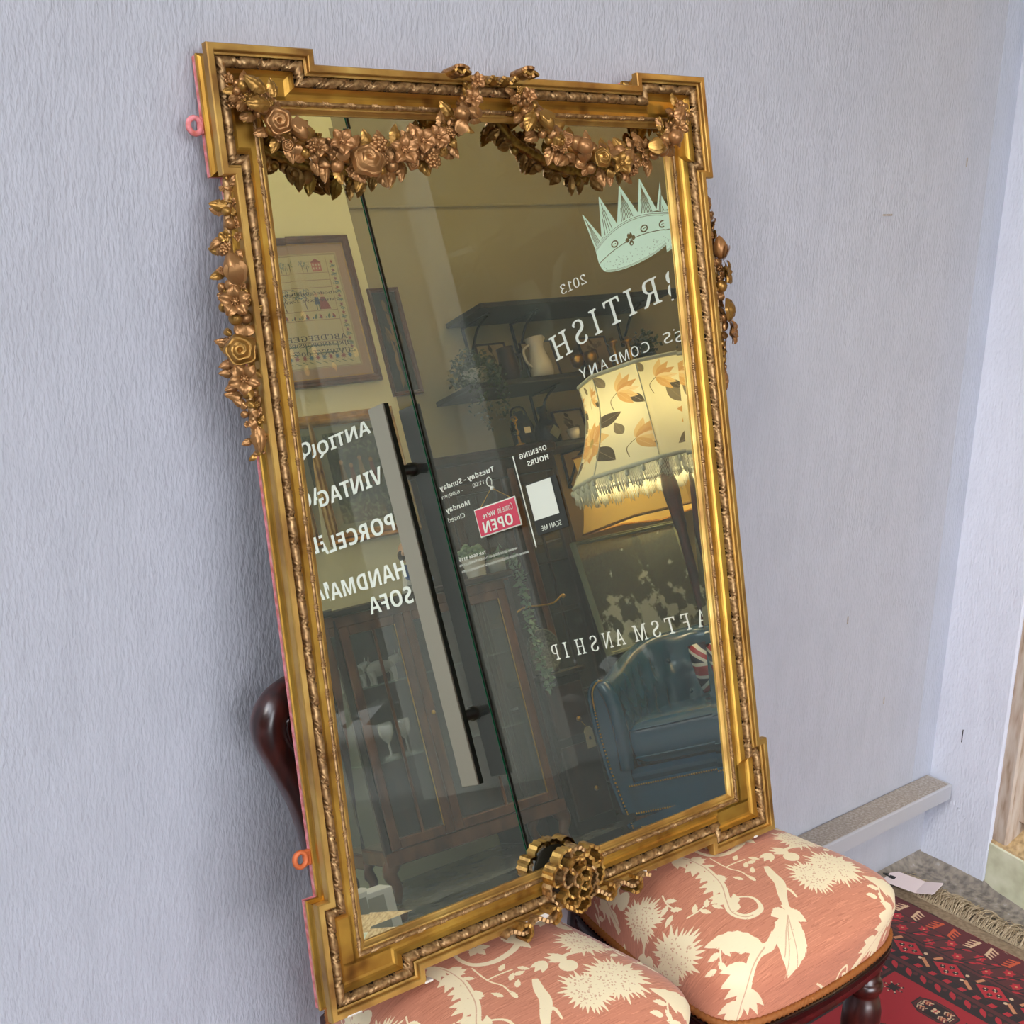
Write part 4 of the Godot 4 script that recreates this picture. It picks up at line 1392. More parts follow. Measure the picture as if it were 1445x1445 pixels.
	# hanging lugs on the near side
	for q in [[-0.384, 1.001, mats.pink_bole], [-0.372, 0.181, mats.orange_metal]]:
		var lg := mb()
		var ring := []
		for k in 16:
			ring.append(Vector3(q[0] + cos(TAU * k / 16) * 0.0075, q[1] + sin(TAU * k / 16) * 0.0085, -0.040))
		tube(lg, ring, 0.0032, 8, true)
		box(lg, Vector3(q[0] + 0.010, q[1], -0.041), Vector3(0.012, 0.018, 0.006), 0.001)
		obj("hanging_lug", lg, q[2], t)


func _p3(p: Vector2, h: float) -> Vector3:
	return Vector3(p.x, p.y, h)


# ---------------------------------------------------------------- chairs, rug, tag
func seat_edge(a: float) -> Vector2:   # plan of the seat at its rail, from the seat's middle
	var c := cos(a)
	var s := sin(a)
	var k := 1.0 / pow(pow(absf(c), 6.0) + pow(absf(s), 6.0), 1.0 / 6.0)
	var x := c * k * 0.196
	var z := s * k * 0.186
	z += 0.014 * (1.0 - pow(x / 0.196, 2.0)) * clampf(s, 0.0, 1.0)      # bowed front
	x *= 1.0 - 0.26 * clampf(0.5 - z / 0.34, 0.0, 1.0)
	return Vector2(x, z)


func build_chairs() -> void:
	var t := thing("parlour_chair", "mahogany chair whose curved back shows beside the mirror frame, cushion nearest the camera", "chair", at(-0.148, 0.0095, 0.287), "parlour chairs carrying the mirror")
	var s := mb()
	grid(s, 72, 22, func(u, w):
		var p := seat_edge(TAU * u)
		var ph: float = w * PI / 2
		var k: float = pow(sin(ph), 0.60) * (1.0 + 0.045 * sin(PI * clampf((w - 0.55) / 0.45, 0.0, 1.0)))
		return Vector3(p.x * k, 0.376 + 0.114 * pow(maxf(cos(ph), 0.0), 0.50), p.y * k), false, func(u, w):
		var p := seat_edge(TAU * u)
		var l := 0.0
		var last := Vector2(0, 0.114)
		for k in 10:
			var f: float = w * (k + 1) / 10.0
			var ph := f * PI / 2
			var q := Vector2(p.length() * pow(sin(ph), 0.60), 0.114 * pow(maxf(cos(ph), 0.0), 0.50))
			l += q.distance_to(last)
			last = q
		return Vector2(0.5, 0.5) + p.normalized() * l / 0.6)
	obj("seat_cushion", s, mats.damask, t)
	s = mb()
	grid(s, 900, 8, func(u, w):
		var p := seat_edge(TAU * u)
		var a: float = TAU * w
		var r: float = 0.0056 * (1.0 + 0.24 * cos(2.0 * a + u * TAU * 190.0))
		var d := p.normalized()
		var b := d * (p.length() + 0.002 + cos(a) * r * 0.8)
		return Vector3(b.x, 0.376 + sin(a) * r, b.y))
	obj("gimp_braid", s, mats.gimp_braid, t)
	s = mb()
	var prof := [Vector2(-0.004, 0.370), Vector2(0.006, 0.369), Vector2(0.008, 0.365), Vector2(0.006, 0.361), Vector2(0.007, 0.357), Vector2(0.004, 0.352)]
	_rail(s, prof)
	obj("rail_moulding", s, mats.ebonised, t)
	s = mb()
	_rail(s, [Vector2(0.004, 0.353), Vector2(0.002, 0.348), Vector2(0.001, 0.338), Vector2(-0.006, 0.333), Vector2(-0.03, 0.333), Vector2(-0.03, 0.37)])
	obj("seat_rail", s, mats.mahogany, t)
	var turned := [Vector2(0, 0.352), Vector2(0.021, 0.352), Vector2(0.021, 0.346), Vector2(0.0245, 0.343), Vector2(0.0255, 0.336), Vector2(0.0235, 0.329), Vector2(0.0200, 0.326), Vector2(0.0205, 0.312), Vector2(0.0200, 0.297), Vector2(0.0235, 0.295), Vector2(0.0262, 0.289), Vector2(0.0262, 0.283), Vector2(0.0235, 0.277), Vector2(0.0205, 0.274), Vector2(0.0205, 0.270), Vector2(0.0245, 0.262), Vector2(0.0280, 0.245), Vector2(0.0285, 0.225), Vector2(0.0265, 0.19), Vector2(0.0225, 0.14), Vector2(0.0180, 0.09), Vector2(0.0155, 0.055), Vector2(0.0190, 0.050), Vector2(0.0190, 0.042), Vector2(0.0140, 0.036), Vector2(0.0125, 0.02), Vector2(0.0115, 0.0), Vector2(0, 0)]
	for sx in [-1.0, 1.0]:
		s = mb()
		lathe(s, turned, 28, at(sx * 0.158, 0, 0.152))
		obj("front_leg", s, mats.mahogany, t)
		s = mb()
		tube(s, curve([Vector3(sx * 0.132, 0.372, -0.150), Vector3(sx * 0.130, 0.25, -0.158), Vector3(sx * 0.134, 0.12, -0.178), Vector3(sx * 0.138, 0.0, -0.20)], 10), [0.020, 0.020, 0.019, 0.018, 0.018, 0.017, 0.016, 0.016, 0.015, 0.014, 0.014], 8)
		obj("back_leg", s, mats.mahogany, t)
	var hoop := []
	for q in [[-0.121, 0.36, -0.150], [-0.121, 0.42, -0.156], [-0.127, 0.50, -0.163], [-0.134, 0.58, -0.172], [-0.152, 0.67, -0.184], [-0.174, 0.725, -0.194], [-0.192, 0.768, -0.200], [-0.183, 0.795, -0.204], [-0.150, 0.808, -0.208], [-0.075, 0.811, -0.212], [0.0, 0.808, -0.214]]:
		hoop.append(Vector3(q[0], q[1], q[2]))
	for k in range(9, -1, -1):
		hoop.append(Vector3(-hoop[k].x, hoop[k].y, hoop[k].z))
	hoop = curve(hoop, 90)
	s = mb()
	var radii := []
	for k in 91:
		var f := absf(k / 90.0 * 2.0 - 1.0)
		radii.append(0.0225 - 0.006 * smoothstep(0.55, 1.0, f))
	tube(s, hoop, radii, 14)
	obj("back_hoop", s, mats.mahogany, t)
	var bead := []
	for p in hoop:
		var inward = (Vector3(0, 0.66, p.z) - p)
		bead.append(p + Vector3(clampf(inward.x * 0.2, -0.017, 0.017), -0.014 if p.y > 0.79 else 0.0, 0.016))
	obj("back_bead", tubem(bead, 0.0055, 8), mats.ebonised, t)
	s = mb()
	tube(s, curve([Vector3(-0.137, 0.60, -0.172), Vector3(-0.06, 0.575, -0.182), Vector3(0, 0.585, -0.186), Vector3(0.06, 0.575, -0.182), Vector3(0.137, 0.60, -0.172)], 20), 0.016, 10)
	obj("back_splat", s, mats.mahogany, t)
	dup(t, "mahogany chair with damask seat whose turned front leg stands on the red rug", at(0.282, 0.0095, 0.287))


func _rail(s: SurfaceTool, prof: Array) -> void:
	grid(s, 72, prof.size() - 1, func(u, w):
		var p := seat_edge(TAU * u)
		var q: Vector2 = prof[int(round(w * (prof.size() - 1)))]
		var b := p.normalized() * (p.length() + q.x)
		return Vector3(b.x, q.y, b.y))


func build_rug() -> void:
	var t := thing("rug", "red hand knotted rug with octagon medallions, dark patterned borders and tan fringe under the chairs", "rug", at(0.362, 0.0, 0.72))
	var m := StandardMaterial3D.new()
	m.resource_name = "rug_pile"
	m.albedo_texture = rug_print()
	m.roughness = 0.95
	m.rim_enabled = true
	m.rim = 0.3
	m.rim_tint = 0.6
	var s := mb()
	# slightly rippled pile, 1.5 m by 1.36 m
	grid(s, 60, 54, func(u, w): return Vector3((u - 0.5) * 1.5, 0.008 + 0.0008 * sin(u * 31.0 + w * 9.0), (w - 0.5) * 1.36))
	obj("pile", s, m, t)
	obj("backing", boxm(Vector3(0, 0.002, 0), Vector3(1.49, 0.004, 1.35), 0.001), mats.fringe, t)
	s = mb()
	grid(s, 6, 60, func(u, w): return Vector3(0.748 + u * 0.042 + 0.003 * sin(w * 21.0), 0.0085 - 0.004 * u + 0.001 * sin(w * 160.0), (w - 0.5) * 1.36))
	obj("woven_end", s, mats.kilim, t)
	s = mb()
	var r := RandomNumberGenerator.new()
	r.seed = 99
	for k in 620:
		var z := -0.68 + 0.62 * k / 620.0
		var l := r.randf_range(0.035, 0.085)
		var bend := r.randf_range(-0.03, 0.03)
		var lift := r.randf_range(0.002, 0.020)
		var curl := r.randf_range(-0.012, 0.018)
		tube(s, curve([Vector3(0.786, 0.006, z), Vector3(0.786 + l * 0.35, 0.005 + lift, z + bend * 0.3), Vector3(0.786 + l * 0.7, 0.004 + lift * 0.7, z + bend * 0.7), Vector3(0.786 + l - absf(curl), 0.003, z + bend + curl)], 6), r.randf_range(0.0007, 0.0013), 4)
	var fr := obj("fringe", s, mats.fringe, t)
	fr.set_meta("kind", "stuff")


func rug_print() -> ImageTexture:
	var W := 2048
	var H := 1856
	var red := Color(0.66, 0.085, 0.14)
	var dark := Color(0.15, 0.085, 0.08)
	var brown := Color(0.34, 0.12, 0.12)
	var bright := Color(0.72, 0.12, 0.17)
	var cream := Color(0.85, 0.72, 0.58)
	var tan := Color(0.80, 0.54, 0.38)
	var orange := Color(0.80, 0.33, 0.17)
	var im := canvas(W, H, red)
	var k := 2048.0 / 1.5
	# distances are from the right end (x) and from the back edge (z)
	var X := func(d: float) -> float: return W - d * k
	var rx := func(d0: float, d1: float, c: Color): im.fill_rect(Rect2i(int(W - d1 * k), 0, int((d1 - d0) * k), H), c)
	var E := 0.040          # rug's back edge lies at z 0.04
	var corner := 0.182
	# field first, then bands on the long back side, then the end bands
	var r := RandomNumberGenerator.new()
	r.seed = 12
	for n in 5000:
		var f := r.randf_range(-0.025, 0.025)
		im.fill_rect(Rect2i(r.randi_range(0, W), r.randi_range(0, H), r.randi_range(6, 40), r.randi_range(1, 3)), Color(red.r + f, red.g + f * 0.3, red.b + f * 0.4))
	var oct := func(c: Vector2, a: float, b: float):
		var p := func(q: float) -> Array: return [c + Vector2(-a * q, -b * 0.45 * q), c + Vector2(-a * 0.5 * q, -b * q), c + Vector2(a * 0.5 * q, -b * q), c + Vector2(a * q, -b * 0.45 * q), c + Vector2(a * q, b * 0.45 * q), c + Vector2(a * 0.5 * q, b * q), c + Vector2(-a * 0.5 * q, b * q), c + Vector2(-a * q, b * 0.45 * q)]
		fill(im, p.call(1.0), dark)
		fill(im, p.call(0.92), brown)
		fill(im, p.call(0.80), dark)
		for qx in [-1, 1]:
			for qy in [-1, 1]:
				var o := c + Vector2(qx * a * 0.40, qy * b * 0.50)
				fill(im, disc(o, a * 0.30, 8, 1.1), brown if qx * qy > 0 else Color(0.50, 0.12, 0.13))
				for j in 3:
					stroke(im, [o + Vector2(-a * 0.22, (j - 1) * b * 0.14), o + Vector2(a * 0.05, (j - 1) * b * 0.14 - b * 0.08), o + Vector2(a * 0.22, (j - 1) * b * 0.14 + b * 0.05)], 4.0, cream if j != 1 else tan)
		fill(im, starpoly(c, a * 0.12, a * 0.30, 4), bright)
		for j in 4:
			fill(im, disc(c + Vector2(cos(j * 1.57 + 0.8), sin(j * 1.57 + 0.8)) * a * 0.2, 5, 6), cream)
		for sg in [-1, 1]:
			fill(im, [c + Vector2(-a * 0.3, sg * b * 0.78), c + Vector2(a * 0.3, sg * b * 0.78), c + Vector2(0, sg * b * 0.55)], cream)
			stroke(im, [c + Vector2(-a * 0.2, sg * b * 0.72), c + Vector2(a * 0.2, sg * b * 0.72)], 3.0, dark)
	var bug := func(c: Vector2, a: float):
		fill(im, starpoly(c, a * 0.35, a * 0.8, 4, 0.78), dark)
		for j in 8:
			var d := Vector2(cos(j * 0.785), sin(j * 0.785)) * a
			stroke(im, [c + d * 0.3, c + d], 4.0, dark)
			fill(im, disc(c + d * 0.75, a * 0.10, 5), cream)
	for ix in 9:
		for iz in 8:
			oct.call(Vector2(X.call(0.268 + ix * 0.118), (0.293 + iz * 0.155) * k), 0.026 * k, 0.042 * k)
			bug.call(Vector2(X.call(0.209 + 0.03 + ix * 0.118 + 0.059 - 0.03), (0.205 + iz * 0.155) * k), 0.020 * k)
	# long side borders
	var zr := func(z0: float, z1: float, c: Color): im.fill_rect(Rect2i(0, int((z0 - E) * k), W, maxi(1, int((z1 - z0) * k))), c)
	zr.call(0.040, 0.218, brown)
	zr.call(0.212, 0.218, dark)
	zr.call(0.206, 0.212, brown)
	zr.call(0.188, 0.206, dark)
	for n in 60:
		var x := X.call(0.205 + n * 0.0235) as float
		fill(im, [Vector2(x, (0.191 - E) * k), Vector2(x + 18, (0.190 - E) * k), Vector2(x + 15, (0.204 - E) * k), Vector2(x - 4, (0.203 - E) * k)], bright)
	zr.call(0.181, 0.188, brown)
	zr.call(0.132, 0.181, dark)
	var lozenge := func(c: Vector2, a: float, b: float):
		fill(im, [c + Vector2(-a, 0), c + Vector2(0, -b), c + Vector2(a, 0), c + Vector2(0, b)], bright)
		for q in [Vector2(-0.4, 0), Vector2(0.4, 0), Vector2(0, -0.4), Vector2(0, 0.4)]:
			var o: Vector2 = c + q * Vector2(a, b)
			fill(im, disc(o, minf(a, b) * 0.24, 6), dark)
			fill(im, disc(o + Vector2(3, -2), minf(a, b) * 0.09, 5), cream)
			fill(im, disc(o + Vector2(-5, 3), minf(a, b) * 0.08, 5), cream)
	for n in 24:
		var x := X.call(0.19 + n * 0.069) as float
		var zc := (0.1565 - E) * k
		fill(im, [Vector2(x - 0.034 * k, (0.134 - E) * k), Vector2(x + 0.0, zc), Vector2(x - 0.034 * k, (0.179 - E) * k), Vector2(x - 0.05 * k, zc)], brown)
		stroke(im, [Vector2(x + 0.0345 * k - 4, (0.136 - E) * k), Vector2(x + 0.0345 * k + 0.004 * k, zc - 0.004 * k)], 11.0, tan)
		stroke(im, [Vector2(x + 0.0345 * k + 0.005 * k, zc + 0.003 * k), Vector2(x + 0.0345 * k - 2, (0.177 - E) * k)], 12.0, tan)
		fill(im, [Vector2(x + 0.030 * k, (0.180 - E) * k), Vector2(x + 0.046 * k, (0.180 - E) * k), Vector2(x + 0.036 * k, (0.170 - E) * k)], tan)
		lozenge.call(Vector2(x, zc), 0.027 * k, 0.022 * k)
	for n in 3:
		zr.call(0.118 - n * 0.022, 0.122 - n * 0.022, dark)
	# end borders (drawn last; they meet the long side at the corner)
	var z0 := 0
	rx.call(0.0, 0.223, brown)
	rx.call(0.217, 0.223, dark)
	for band in [[0.186, 0.217, dark], [0.163, 0.180, dark]]:
		rx.call(band[0], band[1], band[2])
	rx.call(0.186, 0.190, brown)
	for n in 46:
		var z := (n * 0.0305 + 0.01) * k
		var xm := X.call(0.2035) as float
		fill(im, leafpoly(Vector2(xm + 0.010 * k, z - 0.008 * k), Vector2(xm - 0.010 * k, z + 0.012 * k), 0.0055 * k), bright)
		fill(im, disc(Vector2(xm + 0.005 * k, z + 0.013 * k), 0.005 * k, 8), brown)
		xm = X.call(0.1715) as float
		fill(im, [Vector2(xm - 0.006 * k, z - 0.007 * k), Vector2(xm + 0.006 * k, z - 0.004 * k), Vector2(xm + 0.006 * k, z + 0.008 * k), Vector2(xm - 0.006 * k, z + 0.005 * k)], bright)
	rx.call(0.110, 0.162, dark)
	for n in 17:
		var z := (0.232 - E + (n - 2) * 0.0885) * k
		var xc := X.call(0.136) as float
		for sg in [-1, 1]:
			fill(im, [Vector2(xc, z), Vector2(xc + sg * 0.024 * k, z - 0.036 * k), Vector2(xc + sg * 0.024 * k, z + 0.036 * k)], Color(0.22, 0.09, 0.08))
			stroke(im, [Vector2(xc + sg * 0.0235 * k, z + 0.015 * k), Vector2(xc + sg * 0.006 * k, z + 0.008 * k * sg)], 10.0, tan)
			fill(im, disc(Vector2(xc + sg * 0.010 * k, z - 0.012 * k), 6, 5), cream)
		lozenge.call(Vector2(xc, z + 0.0442 * k), 0.0235 * k, 0.034 * k)
	rx.call(0.104, 0.110, brown)
	rx.call(0.100, 0.104, dark)
	# diagonal leaves and red flowers
	for row in [[0.086, 0.0], [0.058, 0.030]]:
		for n in 26:
			var z: float = (n * 0.0605 + row[1] - 0.02) * k
			var xc := X.call(row[0]) as float
			for j in 4:
				var o := Vector2(xc + (j - 1.5) * 0.009 * k, z + (0.012 + 0.010 * j) * k)
				fill(im, leafpoly(o + Vector2(-0.006, -0.010) * k, o + Vector2(0.006, 0.010) * k, 0.0028 * k), dark if j % 2 else bright)
			fill(im, starpoly(Vector2(xc, z), 0.008 * k, 0.0125 * k, 6), bright)
			fill(im, disc(Vector2(xc, z), 0.003 * k, 6), tan)
	for n in 40:
		var z := n * 0.0385 * k
		fill(im, [Vector2(X.call(0.0985), z), Vector2(X.call(0.047), z + 0.024 * k), Vector2(X.call(0.047), z + 0.027 * k), Vector2(X.call(0.0985), z + 0.003 * k)], dark)
	# combs along the very end
	rx.call(0.0, 0.046, Color(0.36, 0.09, 0.11))
	rx.call(0.044, 0.046, dark)
	for n in 34:
		var z := (0.055 + n * 0.0405) * k
		var c := cream if (n / 2) % 2 == 0 else orange
		var sg := 1.0 if n % 2 == 0 else -1.0
		stroke(im, [Vector2(X.call(0.010), z + sg * 0.008 * k), Vector2(X.call(0.042), z + sg * 0.003 * k)], 8.0, c)
		for j in 4:
			var x := X.call(0.013 + j * 0.0085) as float
			stroke(im, [Vector2(x, z + sg * 0.007 * k), Vector2(x - 0.006 * k, z - sg * 0.010 * k)], 5.0, c)
	for n in 9000:
		var x := r.randi_range(0, W - 1)
		var y := r.randi_range(0, H - 1)
		var c := im.get_pixel(x, y)
		var f := r.randf_range(0.86, 1.12)
		im.fill_rect(Rect2i(x, y, r.randi_range(2, 7), 1), Color(c.r * f, c.g * f, c.b * f))
	return ImageTexture.create_from_image(im)


func build_tag() -> void:
	var t := thing("paper_tag", "blank white card tag with a bent end lying on the rug fringe", "tag", Transform3D())
	var s := mb()
	# lies on the fringe with its far end bent up
	var xf := Transform3D(Basis(Vector3(0.20, 0.0, 0.98), Vector3(0.98, 0.0, -0.20), Vector3(0, -1, 0)), Vector3(1.106, 0.030, 0.034))
	slab(s, PackedVector2Array([Vector2(0.010, 0.0), Vector2(0.070, 0.0), Vector2(0.070, 0.056), Vector2(0.012, 0.056), Vector2(0.0, 0.040), Vector2(0.0, 0.012)]), -0.0004, 0.0004, xf)
	var x2 := xf * Transform3D(Basis(Vector3(0, 1, 0), 0.30), Vector3(0.070, 0, 0))
	slab(s, PackedVector2Array([Vector2(0, 0), Vector2(0.036, 0.0), Vector2(0.039, 0.003), Vector2(0.039, 0.053), Vector2(0.036, 0.056), Vector2(0, 0.056)]), -0.0004, 0.0004, x2)
	obj("card", s, mats.paper_tag, t)
	obj("hole", boxm(Vector3(0, 0, 0), Vector3(0.013, 0.012, 0.0014), 0.0004), mats.black, t, xf * Transform3D(Basis(), Vector3(0.011, 0.026, -0.0003)))
	obj("string_loop", tubem(curve([xf * Vector3(0.014, 0.022, -0.002), xf * Vector3(0.004, 0.020, -0.004), xf * Vector3(-0.008, 0.026, -0.002), xf * Vector3(0.003, 0.030, -0.002)], 12), 0.0014, 5), mats.black, t)


# ---------------------------------------------------------------- inside the shop (seen in the mirror)
func build_shop() -> void:
	shop_materials()
	shop_pictures()
	shop_shelves()
	shop_cabinet()
	shop_bookcase_and_chest()
	shop_lamps()
	shop_armchair()


func shop_materials() -> void:
	var w := noise_tex(0.02, 51, [[0.0, Color(0.10, 0.06, 0.045)], [0.5, Color(0.17, 0.10, 0.07)], [1.0, Color(0.25, 0.15, 0.10)]], 256, 4)
	tri_tex(mat("dark_wood", Color(1, 1, 1), 0.35), w, Vector3(3, 1, 3))
	tri_tex(mat("brown_wood", Color(1, 1, 1), 0.35), noise_tex(0.02, 53, [[0.0, Color(0.27, 0.15, 0.09)], [0.5, Color(0.38, 0.23, 0.14)], [1.0, Color(0.47, 0.30, 0.19)]], 256, 4), Vector3(3, 1, 3))
	mat("shelf_wood", Color(0.09, 0.075, 0.06), 0.6)
	mat("iron", Color(0.05, 0.05, 0.045), 0.5, 0.3)
	mat("brass", Color(0.80, 0.62, 0.28), 0.28, 1.0)
	mat("white_china", Color(0.86, 0.84, 0.77), 0.25)
	mat("grey_china", Color(0.62, 0.62, 0.58), 0.4)
	mat("dark_glass", Color(0.03, 0.035, 0.03), 0.12)
	mat("mount_card", Color(0.68, 0.56, 0.46), 0.85)
	mat("olive_mount", Color(0.50, 0.52, 0.42), 0.85)
	mat("green_leaf", Color(0.20, 0.27, 0.15), 0.55)
	mat("pale_leaf", Color(0.46, 0.56, 0.44), 0.55)
	mat("skin", Color(0.80, 0.62, 0.48), 0.4)
	mat("blue_coat", Color(0.20, 0.32, 0.58), 0.35)
	mat("gold_slip", Color(0.75, 0.58, 0.28), 0.35, 0.8)
	var le := mat("blue_leather", Color(0.06, 0.29, 0.42), 0.22)
	le.clearcoat_enabled = true
	le.clearcoat = 0.8
	le.clearcoat_roughness = 0.15
	relief(le, noise_tex(0.09, 57, [[0.0, Color(0, 0, 0)], [1.0, Color(1, 1, 1)]], 256, 2), 0.02)
	le.uv1_triplanar = true
	le.uv1_scale = Vector3(5, 5, 5)
	mat("ink", Color(0.10, 0.12, 0.16), 0.8)
	mat("card_tag", Color(0.80, 0.72, 0.52), 0.8)
	mat("fringe_white", Color(0.86, 0.86, 0.76), 0.85)


# a framed picture hung on z, looking to -z
func framed(called: String, label: String, x0: float, x1: float, y0: float, y1: float, z: float, bar: float, frame: Material, print_tex: Texture2D, mount := 0.0, mount_mat: Material = null, slip := 0.0, glazed := false, lean := 0.0, depth := 0.022) -> Node3D:
	var w := x1 - x0
	var h := y1 - y0
	var t := thing(called, label, "picture", Transform3D(Basis(Vector3.RIGHT, lean) * Basis(UP, PI), Vector3((x0 + x1) / 2, y0, z)))
	var s := mb()
	var O := func(d: float) -> Array: return [Vector2(-w / 2 + d, h - d), Vector2(w / 2 - d, h - d), Vector2(w / 2 - d, d), Vector2(-w / 2 + d, d)]
	sweep(s, [Vector2(0.0, 0.0), Vector2(0.0, depth * 0.7), Vector2(bar * 0.15, depth), Vector2(bar * 0.45, depth * 0.8), Vector2(bar * 0.6, depth * 0.95), Vector2(bar * 0.85, depth * 0.75), Vector2(bar, depth * 0.5), Vector2(bar, 0.004)], O)
	obj("frame", s, frame, t)
	var d := bar
	if slip > 0.0:
		s = mb()
		sweep(s, [Vector2(d - 0.001, depth * 0.35), Vector2(d + slip * 0.5, depth * 0.42), Vector2(d + slip, depth * 0.3), Vector2(d + slip, 0.004)], O)
		obj("slip", s, mats.gold_slip, t)
		d += slip
	if mount > 0.0:
		obj("mount", boxm(Vector3(0, h / 2, 0.004), Vector3(w - 2 * d + 0.002, h - 2 * d + 0.002, 0.003), 0.0), mount_mat, t)
		d += mount
	var m := StandardMaterial3D.new()
	m.resource_name = called + "_print"
	m.albedo_texture = print_tex
	m.roughness = 0.85
	s = mb()
	s.set_smooth_group(-1)
	var q: Array = O.call(d)
	quad(s, _p3(q[0], 0.0075), _p3(q[1], 0.0075), _p3(q[2], 0.0075), _p3(q[3], 0.0075))
	obj("print", s, m, t)
	if glazed:
		s = mb()
		s.set_smooth_group(-1)
		q = O.call(bar)
		quad(s, _p3(q[0], 0.0105), _p3(q[1], 0.0105), _p3(q[2], 0.0105), _p3(q[3], 0.0105))
		obj("glazing", s, mats.clear_glass, t)
	return t


func shop_pictures() -> void:
	# needlework sampler
	var t := framed("sampler_picture", "framed needlework sampler with alphabet rows, house, couple and flower border on the cream wall", 1.475, 1.948, 1.985, 2.608, 3.388, 0.030, mats.brown_wood, sampler_print(), 0.036, mats.mount_card, 0.006, true)
	# lettering of the sampler; the picture looks to -z, so its own x runs the other way
	var f := font("Droid Serif")
	for q in [["abcdefghijklmn", 0.375], ["rstuvwxyz 1234", 0.345], ["ABCDEFGH", 0.188], ["IJKLMNOPQRST", 0.158], ["UVWXYZ ooo", 0.128]]:
		lettering(t, q[0], f, -0.125, 0.125, 0.0 + q[1], q[1] + (0.016 if q[1] > 0.3 else 0.022), 0.0080, mats.ink, "stitched_letters")
	framed("needlework_picture", "gold framed dark green needlework picture below the sampler, behind the shop door", 1.535, 1.955, 1.352, 1.872, 3.388, 0.042, mats.gilt, tapestry_print(), 0.03, mats.olive_mount, 0.005, true)
	framed("dark_picture", "narrow dark wood framed still life on the ochre wall beside the cream part", 1.985, 2.135, 1.912, 2.375, 3.398, 0.018, mats.brown_wood, botanic_print(Color(0.12, 0.13, 0.10), Color(0.50, 0.38, 0.16), 3))


